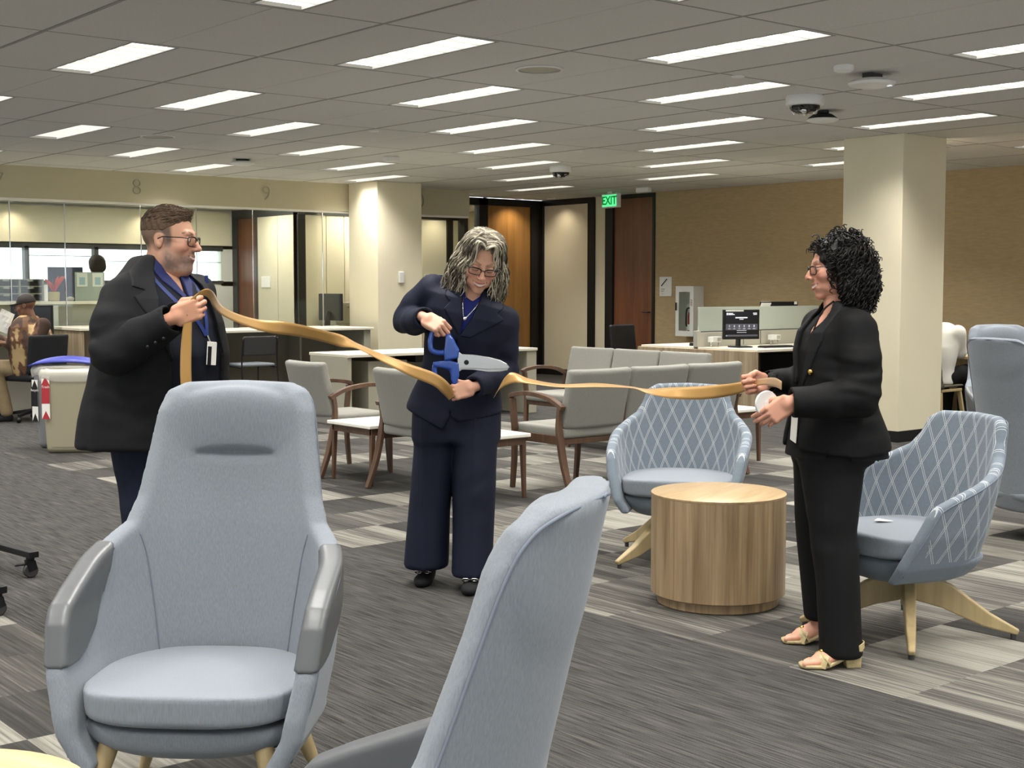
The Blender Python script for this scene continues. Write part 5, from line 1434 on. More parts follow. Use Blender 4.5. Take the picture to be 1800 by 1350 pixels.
    # wide trousers
    def legs(P, k=0.):
        z = P[...,2]
        a = stack(P, [(.085,-.180,-.04,.104-k,.115-k),(.35,-.165,-.02,.098-k,.11-k),(.62,-.14,.0,.10-k,.12-k),(.80,-.12,0,.11-k,.135-k)], 2.3)
        b = stack(P, [(.065,.038,-.14,.096-k,.115-k),(.35,.046,-.09,.098-k,.11-k),(.62,.05,-.04,.102-k,.12-k),(.80,.05,0,.11-k,.135-k)], 2.3)
        return smin(smin(a, b, .006), stack(P, [(.68,-.04,0,.205-k,.14-k),(.86,-.04,0,.20-k,.14-k),(1.0,-.03,0,.17-k,.125-k)], 2.2), .03)
    def crease(P): return .004*np.exp(-((P[...,0]+.19)/.012)**2)*(P[...,1] < 0)+.004*np.exp(-((P[...,0]-.05)/.012)**2)*(P[...,1] < 0)
    cloth('trousers', lambda P: legs(P)-folds(P*np.float32((1,1,.6)), .004, [((.05,-.15,.30),.10,.003)], 21, 16)-crease(P), (-.32,-.30,.04), (.22,.20,1.02), M_suitnavy, t, .009)
    for toe,heel in (((-.205,-.135,0),(-.165,.10,0)),((.020,-.315,0),(.045,-.075,0))):
        s_ = shoe('loafer', toe, heel, M_suede, t, .044)
        tv, hv = Vector(toe), Vector(heel); dr = (tv-hv).normalized(); sdv = Vector((-dr.y,dr.x,0)); c = hv+(tv-hv)*.70+Vector((0,0,.064))
        g = G()
        for sg in (-1,1):
            g.tube([c+sdv*sg*(.004+.016*(1+math.cos(a)))*1.0+Vector((0,0,.008*math.sin(a)))+dr*(.010+.010*math.sin(a)) for a in [2*PI*k/14 for k in range(14)]], .0042, 6, closed=True)
        g.build('metal_bow', M_silver, s_, smooth=True)
    # body
    M = rot_to((.07,-.90,-.42), (.20,-.40,.88)); C = (.079,-.170,1.508); sc = 1.06
    hv, hq, hc = head_mesh(sk, SK(186,100,92), SK(128,106,86), smile=1.1, fem=.35, neck_r=.050, neck_to=(-.005,-.085,-.155), lids=True); hv = place(hv, M, C, sc)
    dR = (Vector(wrR)-Vector(elR)).normalized(); dL = (Vector(wrL)-Vector(elL)).normalized()
    h1 = hand_mesh((.74,-.48,-.40), (.50,.41,.68), Vector(wrR)+dR*.008, True, [(48,80,45),(54,84,48),(58,86,48),(62,86,48)], 'fist', sk, .95)
    h2 = hand_mesh((-.88,-.30,-.22), (-.25,.1,.95), Vector(wrL)+dL*.008, False, [(50,78,45),(54,82,48),(58,84,48),(62,84,48)], 'fist', sk, .93)
    bf = lambda P: smin(smin(smax(torso(P,.026), .93-P[...,2], .02), smin(chain(P,[shR,elR,wrR],[.042,.036,.018],.02), smin(chain(P,[shL,elL,wrL],[.042,.036,.018],.02), caps(P,(.035,-.085,1.30),(.05,-.105,1.385),.052,.05), .02), .02), .02), legs(P,.045), .01)
    bv, bq = snet(bf, (-.34,-.34,.04), (.30,.25,1.45), .014)
    V, Q, Cc = joined([(hv,hq,hc), h1, h2, (bv,bq,sk)]); from_np('body', V, Q, M_skin, t, col=Cc)
    wavy_hair(t, M, C, sc); glasses(t, M, C, sc, w=.026, h=.0155)
    # necklace chain and its white bead
    P = bezier([(.0,-.155,1.37),(-.003,-.20,1.31),(-.001,-.212,1.262)], 6); nk = G().tube(P, .0022, 6)
    P = bezier([(.088,-.150,1.35),(.055,-.195,1.305),(.012,-.213,1.258)], 6); nk.tube(P, .0028, 6)
    nk.ball((.004,-.216,1.252), .009, 10); nk.ball((.010,-.217,1.256), .006, 8); nk.build('necklace', M_silver, t, smooth=True)
    return t
navy = build_woman_navy()

# giant scissors in her hands
def build_scissors():
    t = thing('giant_scissors', 'giant scissors with blue handles in the hands of the woman in navy', 'scissors', (0,0,0))
    piv = navy.matrix_basis @ Vector((.012,-.290,1.06)); t.location = piv; t.rotation_euler = navy.rotation_euler
    S_ = .00254
    def p(x, y): return ((x-821)*S_, -(y-638)*S_)
    M_bluepl = mat('blue_gloss_plastic', (40,80,168), .2, spec=.6, coat=.3)
    up = [p(*q) for q in ((805,617),(813,623.5),(833,624.5),(860,628.5),(880,634),(892,640.5),(897.5,647),(890,650),(860,650.5),(833,649),(813,648.5),(806,651))]
    lo = [p(*q) for q in ((805,625),(815,630),(850,637),(880,643),(896,648),(893,652.5),(880,655),(860,655.5),(833,651.5),(813,651),(807,656))]
    g = G().prism(up[::-1], -.010, -.004, 'y'); g.build('blade', M_steel, t, bevel=.002)
    g = G().prism(lo[::-1], -.003, .003, 'y'); g.build('blade', M_steel, t, bevel=.002)
    G().lathe([(.011,-.0165),(.011,-.004)], 20, M=Matrix.Rotation(-PI/2,4,'X') @ Matrix.Translation((0,0,.0))).build('screw', M_blackpl, t, smooth=40)
    def handle(loop, stem, y0):
        L3 = [Vector((a,y0,b)) for a,b in [p(*q) for q in loop]]
        C3 = bezier(L3+[L3[0]], 5)[:-1]
        def f(P):
            d = None
            for i in range(len(C3)):
                e = caps(P, C3[i], C3[(i+1)%len(C3)], .0, .0); d = e if d is None else np.minimum(d, e)
            c0 = sum(C3, Vector())/len(C3)
            q = np.abs(P[...,1]-y0)
            d = np.sqrt(np.maximum(d-.0065,0)**2+np.maximum(q-.012,0)**2)-.0055
            xz = poly2(P[...,0], P[...,2], [p(*s_) for s_ in stem])
            st = np.sqrt(np.maximum(xz+.004,0)**2+np.maximum(q-.012,0)**2)-.006
            return smin(d, st, .008)
        xs = [v.x for v in C3]+[p(*s_)[0] for s_ in stem]; zs = [v.z for v in C3]+[p(*s_)[1] for s_ in stem]
        V, Q = snet(f, (min(xs)-.03,y0-.03,min(zs)-.03), (max(xs)+.03,y0+.03,max(zs)+.03), .0035)
        from_np('handle', V, Q, M_bluepl, t)
    handle([(771,571),(783,580),(793,597),(797,613),(786,619),(773,621),(760,616),(758,600),(763,582)], [(786,590),(797,596),(808,616),(806,630),(783,634),(783,620)], -.004)
    handle([(799,688),(801,672),(795,652),(783,644),(768,643),(765,652),(769,670),(778,684),(790,692)], [(763,638),(790,634),(807,640),(808,662),(800,680),(794,668),(794,650),(764,644)], .004)
    return t
scissors = build_scissors()

# ------------------------------------------------------------------ woman in black at the right end of the ribbon
def curly_hair(t, M, C, s):
    def fb(P):
        q = P; d = ell(q, (0,-.022,.032), (.092,.108,.094)); d = smin(d, ell(q, (0,-.085,-.055), (.095,.065,.10)), .04)
        x = np.abs(q[...,0]); d = smin(d, ell(np.stack([x,q[...,1],q[...,2]],-1), (.078,-.035,-.06), (.032,.055,.09)), .03)
        d = smax(d, -ell(q, (0,.118,-.035), (.084,.080,.116)), .010); d = smax(d, -ell(q, (0,.05,-.13), (.075,.08,.08)), .02)
        return d-.006*vnoise(q, 110, 6)
    V, Q = snet(fb, (-.14,-.18,-.19), (.14,.12,.15), .0035)
    base = from_np('hair', place(V, M, C, s), Q, M_haircurl, t)
    r = np.random.default_rng(8); g = G()
    sel = r.permutation(len(V)); kept = []
    for i in sel:
        p = Vector(V[i]); 
        if any((p-q_).length_squared < .00015 for q_ in kept): continue
        if p.y > .042 and p.z < .092: continue
        if abs(p.x) < .06 and p.y > -.02 and p.z < .02: continue
        kept.append(p); out = Vector((p.x/.09, (p.y+.035)/.11, (p.z-.01)/.14)).normalized()
        L_ = .030+.030*r.random(); down = Vector((0,-.25*(p.y < .02),-1)); down = (down-out*down.dot(out)*.8).normalized()
        if p.z > .09: down = (Vector((p.x*4, -.6 if p.y < .03 else .5, -.35))+Vector(r.normal(size=3))*.4); down = (down-out*down.dot(out)*.9).normalized()
        root = p-out*.006; tip = p+down*L_+out*(.012+.014*r.random()); P = bezier([root, p+down*L_*.45+out*.010, tip], 9); n = len(P); a0 = r.random()*6.28; turns = 1.3+1.3*r.random(); hr = .007+.004*r.random()
        ax = (tip-root).normalized(); b1 = ax.cross(out)
        if b1.length < 1e-3: b1 = Vector((1,0,0))
        b1.normalize(); b2 = ax.cross(b1)
        for i_ in range(n):
            u = i_/(n-1); a = a0+2*PI*turns*u; w = hr*min(1,u*3); P[i_] = P[i_]+b1*math.cos(a)*w+b2*math.sin(a)*w
        r0 = .0023+.0012*r.random()
        g.tube([tuple(q_) for q_ in place(np.float32(P), M, C, s)], [r0*(1.1-.6*(i_/(n-1))**2) for i_ in range(n)], 5)
        if len(kept) > 1100: break
    g.build('curls', M_haircurl, base, smooth=True)
def build_woman_black():
    t = person('woman in black suit with dark curly hair holding the right end of the ribbon', (1455-900)/2382*5.1, 5.1)
    f = (-.93,-.37); c0 = (.03,0); sk = SK(204,150,126)
    rows = [(.74,0,-.01,.225,.20),(.84,0,-.008,.215,.185),(.95,0,.0,.192,.155),(1.06,0,.005,.182,.138),(1.16,0,.0,.19,.140),(1.23,0,-.008,.195,.128),(1.275,0,-.018,.175,.10),(1.31,0,-.028,.115,.08),(1.345,0,-.03,.07,.068)]
    def torso(P, k): q = body_frame(P, f, c0); return stack(q, [(z,cx,cy,a-k,b-k) for z,cx,cy,a,b in rows], 2.25), q
    shL, elL, wrL = (.098,-.155,1.245), (.122,-.215,1.0), (-.118,-.275,.985)
    shR, elR, wrR = (-.03,.165,1.245), (-.03,.19,1.03), (-.215,.0,1.035)
    def sleeves(P):
        d = smin(chain(P, [shL,(.118,-.19,1.12),elL], [.073,.070,.066], .02), chain(P, [elL,(0,-.25,.99),wrL], [.066,.062,.055], .02), .015)
        return np.minimum(d, chain(P, [shR,elR,wrR], [.07,.062,.047], .02))
    def outer(P):
        d, q = torso(P, 0); d = smin(d, sleeves(P), .03)
        return d-folds(P, .0036, [(elL,.13,.011),((.1,-.2,1.1),.1,.004),(shL,.08,.003)], 31), q
    opening = [(.04,1.40),(.075,1.28),(.06,1.18),(.035,1.06),(.055,.9),(.10,.68),(-.10,.68),(-.055,.9),(-.045,1.06),(-.07,1.18),(-.078,1.28),(-.045,1.40)]
    def jacket(P):
        d, q = outer(P); o = np.where(q[...,1] > 0, poly2(q[...,0], q[...,2], opening), 1.); d = smax(d, -o, .005)
        d = smax(d, (.775+.10*np.clip(q[...,1]*-1,0,.3)+.12*np.clip(q[...,1],0,.3))-P[...,2], .005)
        for w_,e_ in ((wrR,elR),(wrL,elL)):
            dr = (Vector(w_)-Vector(e_)).normalized(); pl = (P-np.float32(w_))@np.float32(dr)-.006
            d = smax(d, np.where(((P-np.float32(w_))**2).sum(-1) < .0095, np.maximum(pl,-1), -1.), .003); d = smax(d, -caps(P, Vector(w_)-dr*.015, Vector(w_)+dr*.1, .038, .038), .003)
        return d
    j = cloth('blazer', jacket, (-.30,-.36,.72), (.29,.28,1.40), M_suitblk2, t, .0075)
    def lapel(poly):
        def g(P):
            d, q = outer(P); return smax(smax(d-.006, -d-.010, .003), np.where(q[...,1] > -.03, poly2(q[...,0], q[...,2], poly), 1.), .003)
        return g
    for pl in ([(-.045,1.345),(-.075,1.345),(-.118,1.27),(-.125,1.20),(-.09,1.10),(-.046,1.03),(-.044,1.06),(-.068,1.18),(-.076,1.28)], [(.045,1.345),(.075,1.345),(.118,1.27),(.125,1.20),(.08,1.10),(.036,1.03),(.034,1.06),(.058,1.18),(.073,1.28)]):
        cloth('lapel', lapel(pl), (-.22,-.26,1.0), (.2,.22,1.38), M_lapelblk, j, .0042)
    G().ball(unbody((-.095,.133,1.085), f, c0), .0115, 12).build('gold_button', M_gold, j, smooth=True)
    neckline = [(.035,1.40),(.05,1.30),(0,1.20),(-.05,1.30),(-.035,1.40)]
    def tee(P):
        d, q = torso(P, .013); return smax(d, -np.where(q[...,1] > 0, poly2(q[...,0], q[...,2], neckline), 1.), .004)
    s = cloth('shirt', tee, (-.2,-.2,.76), (.26,.22,1.36), M_suitblk2, t, .009)
    # white lettering on the shirt front, reading upwards along the opening
    rx = (f[1], -f[0]); ang = math.atan2(rx[1], rx[0])
    tx = text('COUN', 'shirt_lettering', M_paper, .032, unbody((-.022,.128,1.065), f, c0), (PI/2,0,ang+PI), s, ext=.0008); tx.rotation_euler = (Matrix.Rotation(ang+PI,3,'Z') @ Matrix.Rotation(PI/2,3,'X') @ Matrix.Rotation(R(62),3,'Z')).to_euler()
    o = G().box(-.03,.03,-.002,.002,-.055,.055, M=Matrix.Translation(unbody((-.035,.172,.875), f, c0)) @ Matrix.Rotation(ang,4,'Z') @ Matrix.Rotation(R(-8),4,'Y')).build('badge', M_paper, s, bevel=.002)
    P = [unbody(p_, f, c0) for p_ in ((-.05,.03,1.345),(-.04,.075,1.30),(-.028,.11,1.20),(-.03,.135,1.08),(-.034,.15,.97),(-.035,.168,.93))]
    strip(P, .012, (f[0],f[1],0)).build('lanyard', M_suitblk2, s, smooth=40)
    # straight trousers
    def legs(P, k=0.):
        a = stack(P, [(.035,.066,-.155,.080-k,.088-k),(.3,.052,-.14,.078-k,.085-k),(.52,.03,-.115,.088-k,.09-k),(.76,.02,-.085,.125-k,.105-k),(.86,.03,-.06,.14-k,.12-k)], 2.2)
        b = stack(P, [(.10,-.005,.135,.066-k,.075-k),(.3,-.02,.13,.074-k,.08-k),(.52,-.03,.115,.086-k,.09-k),(.76,.0,.085,.125-k,.105-k),(.86,.02,.06,.14-k,.12-k)], 2.2)
        q = body_frame(P, f, c0); return smin(smin(a, b, .01), stack(q, [(.74,0,0,.18-k,.145-k),(.88,0,0,.175-k,.13-k),(1.0,0,0,.16-k,.115-k)], 2.2), .03)
    cloth('trousers', lambda P: legs(P)-folds(P, .003, [((.03,-.17,.5),.12,.004)], 41, 18)-.003*np.exp(-((P[...,0]+.0)/.010)**2)*(P[...,1] < -.1)*(P[...,2] < .6), (-.2,-.30,.01), (.24,.26,1.02), M_suitblk2, t, .008)
    # bare feet in gold block-heel sandals
    feet = []
    for toe,heel in ((Vector((-.085,-.225,0)),Vector((.128,-.165,0))),(Vector((-.160,.115,0)),Vector((.045,.165,0)))):
        dr = (toe-heel).normalized(); Mx = rot_to(dr); L_ = (toe-heel).length; org = heel
        def ft(P, org=org, Mx=Mx, L_=L_):
            q = (P-np.float32(org)) @ Mx; y = q[...,1]; lift = .058*np.clip(1-y/(L_*.62),0,1)**1.2; z = q[...,2]-lift-.012
            qq = np.stack([q[...,0],y,z],-1)
            d = ell(qq, (0,L_*.15,.028), (.029,.036,.032)); d = smin(d, ell(qq, (0,L_*.57,.014), (.039,.052,.018)), .03); d = smin(d, ell(qq, (0,L_*.38,.030), (.030,.07,.028)), .03)
            d = smin(d, caps(qq, (0,L_*.22,.04), (0,L_*.24,.13), .032, .034), .02)
            for i,(tx,ty,tr) in enumerate(((-.024,.92,.0115),(-.004,.90,.0088),(.0125,.87,.0082),(.026,.83,.0078),(.037,.785,.0072))): 
                d = smin(d, caps(qq, (tx*.85,L_*.66,.012), (tx,L_*ty,.008), tr, tr), .0025)
            return d
        V, Q = snet(ft, (org.x-.27,org.y-.16,-.005), (org.x+.1,org.y+.1,.20), .0035); feet.append((V,Q,SK(218,160,134)))
        sdl = thing('sandal', None, None, (0,0,0)); sdl.parent = t
        def L2(x,y,z): 
            v = np.float32([x,y*L_,z]); w_ = v@Mx.T; return (org.x+w_[0],org.y+w_[1],org.z+w_[2])
        def lf(y): return .058*max(0,1-y/.62)**1.2
        out_ = []; n = 15
        for i in range(n):
            y = -.04+1.02*i/(n-1); wv = .030+.014*math.sin(PI*max(0,min(1,(y-.25)/.7))) if y < .9 else .030*(1-(y-.9)/.12)+.008; out_.append((y,wv))
        top = [[L2(sx*wv,y,lf(y)+.010) for sx in (-1,-.5,0,.5,1)] for y,wv in out_]; G().grid(top).build('sole', M_goldleather, sdl, smooth=True, solid=.012)
        hb = G(); hb.add([L2(x,y,z) for z,k in ((.0,.82),(.062,1.)) for x,y in ((-.027*k,-.03),(.027*k,-.03),(.027*k,.26*k),(-.027*k,.26*k))], [(3,2,1,0),(4,5,6,7),(0,1,5,4),(1,2,6,5),(2,3,7,6),(3,0,4,7)]); hb.build('block_heel', M_goldleather, sdl, bevel=.004)
        st = G()
        for y0,y1 in ((.66,.50),(.50,.68)):
            P = [L2(-.043,y0,lf(y0)+.008),L2(-.034,y0*.7+y1*.3,lf(.58)+.042),L2(0,.58,lf(.58)+.056),L2(.034,y0*.3+y1*.7,lf(.58)+.042),L2(.044,y1,lf(y1)+.008)]
            q_ = bezier(P,5); st.sweep(q_, .034, .004, up=(0,.0,1))
        st.build('cross_strap', M_goldleather, sdl, smooth=40); G().ball(L2(0,.60,lf(.58)+.060), (.012,.012,.006), 10).build('ornament', M_gold, sdl, smooth=True)
        P = [L2(.031,.30,lf(.3)+.02),L2(.036,.05,.075),L2(.022,-.06,.085),L2(0,-.085,.087),L2(-.022,-.06,.085),L2(-.036,.05,.075),L2(-.031,.30,lf(.3)+.02)]
        G().sweep(bezier(P,4), .004, .022, up=(0,0,1)).build('heel_strap', M_goldleather, sdl, smooth=40)
    M = rot_to((-.955,-.27,-.09), (.02,0,1)); C = (.026,0,1.468); sc = .97
    hv, hq, hc = head_mesh(sk, SK(168,84,80), SK(60,46,40), smile=1.2, fem=1., neck_r=.048, neck_to=(0,-.045,-.19)); hv = place(hv, M, C, sc)
    dL = (Vector(wrL)-Vector(elL)).normalized(); dR = (Vector(wrR)-Vector(elR)).normalized()
    h1 = hand_mesh((-.80,-.10,-.55), (-.55,.0,.8), Vector(wrL)+dL*.006, False, [(22,30,15),(26,34,18),(30,36,20),(34,36,20)], 'pinch', sk, .92)
    h2 = hand_mesh((-.90,-.35,-.12), (-.1,.2,.97), Vector(wrR)+dR*.006, True, [(66,88,46),(70,90,48),(72,92,50),(74,92,50)], 'fist', sk, .92)
    bf = lambda P: smin(smin(smax(torso(P,.026)[0], .93-P[...,2], .02), smin(chain(P,[shR,elR,wrR],[.042,.036,.018],.02), smin(chain(P,[shL,elL,wrL],[.042,.036,.018],.02), caps(P,(.035,0,1.28),(.028,0,1.37),.05,.048), .02), .02), .02), legs(P,.045), .01)
    bv, bq = snet(bf, (-.30,-.34,.03), (.28,.28,1.40), .014)
    V, Q, Cc = joined([(hv,hq,hc), h1, h2, (bv,bq,sk)]+feet); from_np('body', V, Q, M_skin, t, col=Cc)
    curly_hair(t, M, C, sc); glasses(t, M, C, sc, w=.025, h=.016)
    return t
black = build_woman_black()

# ------------------------------------------------------------------ gold ribbon, cut in two, and the white disc
def mat_ribbon():
    m, nt, b = new_mat('gold_satin'); b.inputs['Base Color'].default_value = lin((178,136,72))+(1,); b.inputs['Roughness'].default_value = .38; b.inputs['Metallic'].default_value = .25
    b.inputs['Sheen Weight'].default_value = .3; return m
M_ribbon = mat_ribbon()
def W_(o, p): return o.matrix_basis @ Vector(p)
def ribbon(name, label, ctrl):
    """ctrl: (centre, width direction, width)"""
    P = bezier([c for c,_,_ in ctrl], 8); D_ = bezier([d for _,d,_ in ctrl], 8); Wd = bezier([Vector((w,0,0)) for _,_,w in ctrl], 8)
    rows = []
    for p,d,w in zip(P,D_,Wd):
        d = d.normalized()*w.x/2; nrm = Vector((0,0,0))
        rows.append([tuple(p+d*u) for u in (-1,-.5,0,.5,1)])
    o = G().grid(rows).build(name, M_ribbon, smooth=True, solid=.0016)
    return tag(o, label, 'ribbon', 'gold ribbon pieces')
up = Vector((0,0,1)); md = (man.rotation_euler.z); away = Vector((math.sin(R(39.5)), math.cos(R(39.5)), 0))
wA = [W_(man,p_) for p_ in ((.088,-.405,.98),(.086,-.405,1.08),(.090,-.405,1.18),(.098,-.410,1.27),(.112,-.420,1.335),(.135,-.430,1.372),(.18,-.42,1.37))]
def at_cam(px, py, d):
    u = (px-900)/2382; v = (675-py)/2382; th = math.atan(172/2382); c, s = math.cos(th), math.sin(th); k = d/(c+v*s); q = cam_room(u*k, d); return Vector((q[0],q[1],1.4+k*(-s+v*c)))
tilt = Vector((.3,.2,.93))
ribbon('ribbon', 'gold ribbon from the hand of the man to the giant scissors', [
    (wA[0], Vector((.75,-.45,.02)), .042),(wA[1], Vector((.75,-.45,0)), .042),(wA[2], Vector((.75,-.45,0)), .040),(wA[3], Vector((.7,-.5,.2)), .032),(wA[4], Vector((.6,-.5,.2)), .026),(wA[5], Vector((.4,-.5,.5)), .028),(wA[6], Vector((.2,-.4,.8)), .034),
    (at_cam(392,547,5.4), up*.7+away*.7, .045),(at_cam(450,570,5.55), up*.8+away*.6, .05),(at_cam(520,580,5.65), up*.95-away*.3, .056),(at_cam(580,594,5.72), up*.95-away*.3, .055),(at_cam(627,608,5.78), up*.4+away*.9, .05),
    (at_cam(672,629,5.83), up*.6+away*.8, .05),(at_cam(722,651,5.88), up*.9+away*.4, .055),(at_cam(765,668,5.95), up*.95+away*.2, .06),(at_cam(786,686,6.0), up*.75+Vector((.5,-.4,0)), .05),(at_cam(794,700,6.03), up*.5+Vector((.6,-.5,0)), .03)])
ribbon('ribbon', 'gold ribbon from the cut end to the hands of the woman in black', [
    (at_cam(873,690,5.75), Vector((.3,-.3,.75)), .052),(at_cam(884,673,5.74), Vector((.2,-.3,.9)), .052),(at_cam(902,664,5.72), up*.8+away*.5, .05),(at_cam(930,670,5.68), up*.35+away*.9, .05),(at_cam(985,678,5.6), up*.2+away*.95, .05),(at_cam(1050,677,5.5), up*.25+away*.95, .05),(at_cam(1110,681,5.4), up*.05+away, .05),
    (at_cam(1140,688,5.36), up*.3+away*.9, .05),(at_cam(1190,691,5.3), up*.85+away*.5, .052),(at_cam(1240,690,5.24), up*.95+away*.2, .052),(at_cam(1290,684,5.18), up*.95-away*.2, .048),(at_cam(1318,676,5.14), up*.8+away*.5, .035),(at_cam(1340,671,5.06), up*.5+away*.8, .04),(at_cam(1362,672,4.92), up*.8+away*.3, .035),(at_cam(1374,678,4.83), up*.9, .03)])
c = W_(black, (-.212,-.262,.975))
t = thing('ribbon_spool', 'white round ribbon spool in the near hand of the woman in black', 'spool', c, black.rotation_euler.z+.6)
G().lathe([(.012,-.006),(.046,-.006),(.048,0),(.046,.006),(.012,.006)], 40, M=Matrix.Rotation(PI/2,4,'X') ).build('flange', M_whitepl, t, smooth=40)
G().lathe([(.014,-.02),(.014,.0075)], 24, M=Matrix.Rotation(PI/2,4,'X')).build('hub', M_whitepl, t, smooth=40)
# ------------------------------------------------------------------ people in the background
def simple_person(label, px_x, d, f, head, hairfn, rows, arms, legs, top, bottom, skin, headf=None, haircol=M_haircurl, shoes=(), hres=.005, hname='hair', hs=.98):
    t = person(label, px_x, d)
    M = rot_to(headf or f+(0,), (0,0,1))
    hv, hq, hc = head_mesh(skin, skin*.8, skin*.3, smile=.3, teeth=False, neck_r=.052, neck_to=(0,-.03,-.16), res=hres); hv = place(hv, M, head, hs)
    def tor(P, k): return stack(body_frame(P, f), [(z,cx,cy,a-k,b-k) for z,cx,cy,a,b in rows], 2.3)
    def up_(P, k): 
        dd = tor(P, k)
        for pts in arms: dd = smin(dd, chain(P, pts, [r_-k for r_ in (.075,.062,.048)], .02), .03)
        return dd
    def lg(P, k):
        dd = None
        for pts in legs:
            e = chain(P, pts, [r_-k for r_ in (.10,.08,.062)], .02); dd = e if dd is None else smin(dd, e, .02)
        return dd
    zs = [r_[0] for r_ in rows]; lo = (-.6,-.6,.0); hi = (.6,.75,max(zs)+.03)
    V, Q = snet(lambda P: up_(P,0)-.004*vnoise(P,24,3), lo, hi, .014)
    col = None
    if top == 'camo':
        n = vnoise(V*np.float32((1,1,.45)), 26, 12)+.4*vnoise(V, 60, 4); cc = np.where((n > .38)[:,None], SK(176,150,108), np.where((n > -.15)[:,None], SK(98,70,50), SK(62,46,38)))
        from_np('jacket', V, Q, mat_col('patterned_cloth', .85), t, col=cc)
    else: from_np('shirt', V, Q, top, t)
    V, Q = snet(lambda P: lg(P,0)-.004*vnoise(P,24,5), lo, (.6,.75,1.05), .014); from_np('trousers', V, Q, bottom, t)
    parts = [(hv,hq,hc)]
    for pts in arms:
        w_ = Vector(pts[-1]); e_ = Vector(pts[-2]); dr = (w_-e_).normalized(); parts.append(hand_mesh(dr, (-dr.y,dr.x,.6), w_+dr*.01, True, (25,35,20), 'open', skin, 1., .005))
    bv, bq = snet(lambda P: smin(up_(P,.03), lg(P,.03), .03), lo, hi, .018); parts.append((bv,bq,skin))
    V, Q, Cc = joined(parts); from_np('body', V, Q, M_skin, t, col=Cc)
    hv, hq = snet(hairfn, (-.15,-.16,-.2), (.15,.14,.17), .005); from_np(hname, place(hv, M, head, hs), hq, haircol, t)
    for toe,heel in shoes: shoe('shoe', toe, heel, M_suede, t)
    return t
capfn = lambda q: smin(smax(ell(q,(0,-.015,.032),(.083,.103,.095)), .02-q[...,2], .01), rbox(q,(0,.11,.035),(.06,.05,.006),.005), .015)
M_tan = mat('tan_trouser_cloth', (146,128,98), .85, noise=(12,.15)); M_cap = mat('dark_cap', (48,42,40), .8)
simple_person('seated person in patterned brown jacket and dark cap at the left counter', (55-900)/2382*14.1, 14.1, (-.85,.52), (-.05,.02,1.195), capfn,
    [(.47,0,-.05,.25,.19),(.62,0,-.03,.275,.21),(.85,0,.0,.285,.195),(.98,0,.02,.26,.155),(1.05,0,.03,.18,.115),(1.10,0,.03,.08,.08)],
    [((.12,-.17,1.0),(.02,-.26,.76),(-.2,-.12,.80)),((-.1,.2,1.0),(-.2,.25,.78),(-.32,.28,.85))],
    [((.05,-.08,.53),(-.36,-.02,.56),(-.26,-.02,.10)),((-.05,.1,.53),(-.40,.22,.55),(-.36,.24,.10))], 'camo', M_tan, SK(120,84,64), headf=(-.9,.35,-.2), haircol=M_cap, hname='cap', shoes=(((-.42,.0,0),(-.2,-.03,0)),((-.52,.28,0),(-.3,.22,0))))
q = cam_room((8-900)/2382*13.95, 13.95)
tag(G().grid([[(.075*(i-2)/2, .01*math.sin(i+j), 0.11*(j-2)/2) for i in range(5)] for j in range(5)], M=Matrix.Rotation(R(25),4,'Y')).build('paper_sheet', M_paper, solid=.001), 'white paper held up by the person in the patterned jacket', 'paper').location = (q[0],q[1],1.04)
bobfn = lambda q: smax(smin(ell(q,(0,-.02,.035),(.10,.112,.10)), ell(q,(0,-.035,-.03),(.105,.085,.075)), .04), -ell(q,(0,.11,-.05),(.06,.07,.11)), .01)
simple_person('standing person with bobbed dark hair behind the left counter, against the window', (172-900)/2382*16.9, 16.9, (-.5,.87), (0,0,1.66), bobfn,
    [(.85,0,0,.17,.12),(1.0,0,0,.165,.115),(1.2,0,0,.185,.12),(1.36,0,-.01,.20,.11),(1.43,0,-.01,.13,.08),(1.47,0,-.01,.07,.07)],
    [((.15,.11,1.37),(.2,.13,1.10),(.12,.30,1.0)),((-.16,-.10,1.37),(-.2,-.12,1.10),(-.16,.15,1.0))],
    [((.08,.05,.88),(.08,.05,.48),(.09,.05,.07)),((-.08,-.05,.88),(-.08,-.05,.48),(-.09,-.05,.07))], mat('slate_cardigan', (66,72,82), .8), M_suitblk2, SK(190,140,114), haircol=mat('dark_brown_hair', (44,36,32), .7), shoes=(((.02,.2,0),(.12,-.02,0)),((-.16,.1,0),(-.06,-.1,0))))
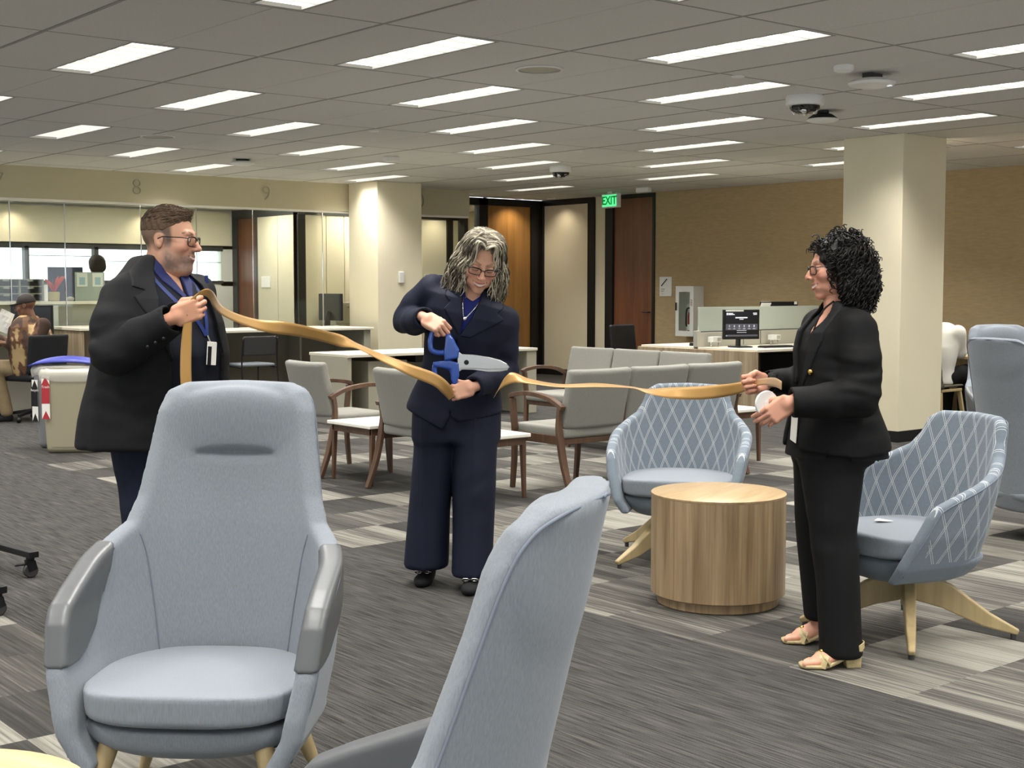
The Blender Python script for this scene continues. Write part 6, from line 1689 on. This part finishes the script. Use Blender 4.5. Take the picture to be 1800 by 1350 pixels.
# chair and person behind the right pillar
q = cam_room((1640-900)/2382*12.9, 12.9)
t = thing('wooden_chair', 'olive shell chair with pale wooden legs beside the right pillar', 'chair', (q[0],q[1],0), R(-39.5-18-30))
M_olive = mat('olive_shell', (78,76,62), .55)
def shl(P):
    x = P[...,0]; y = P[...,1]; z = P[...,2]
    bk = rbox(np.stack([x,y+.20+.16*(z-.45)-.5*x**2,z],-1), (0,0,.64), (.225,.011,.19), .010)
    st = rbox(np.stack([x,y,z-.10*x**2],-1), (0,0,.455), (.215,.21,.011), .010); return smin(bk, st, .05)
V, Q = snet(shl, (-.27,-.36,.38), (.27,.26,.88), .011); from_np('shell', V, Q, M_olive, t)
for sx in (-1,1):
    for sy in (-1,1): G().sweep([(sx*.235,sy*.225,0),(sx*.19,sy*.17,.40),(sx*.12,sy*.12,.44)], [.036,.04,.04], [.026,.03,.03], up=(0,1,0)).build('leg', M_ash, t, bevel=.005)
    G().sweep([(sx*.195,-.18,.42),(sx*.195,.18,.42)], .04, .025).build('seat_rail', M_ash, t, bevel=.004)
simple_person('seated person in white shirt and black trousers at the table behind the right pillar', (1645-900)/2382*12.95, 12.95, (.5,.87), (-.05,.14,1.13), lambda q: smax(ell(q,(0,-.03,.035),(.088,.11,.10)), -ell(q,(0,.12,-.05),(.062,.08,.12)), .01),
    [(.47,0,-.02,.185,.14),(.62,0,.0,.185,.135),(.82,0,.04,.205,.135),(.96,0,.09,.205,.115),(1.02,0,.12,.13,.09),(1.05,0,.13,.07,.07)],
    [((.20,-.01,.955),(.225,.09,.775),(.20,.34,.76)),((-.11,.19,.955),(-.15,.25,.78),(.02,.42,.76))],
    [((.10,-.03,.53),(.29,.32,.56),(.27,.30,.09)),((-.06,.06,.53),(.12,.42,.56),(.10,.40,.09))], M_white2, M_suitblk2, SK(196,150,124), headf=(.5,.8,-.4), haircol=mat('brown_hair', (58,44,34), .7), shoes=(((.36,.46,0),(.24,.24,0)),((.2,.56,0),(.08,.34,0))))
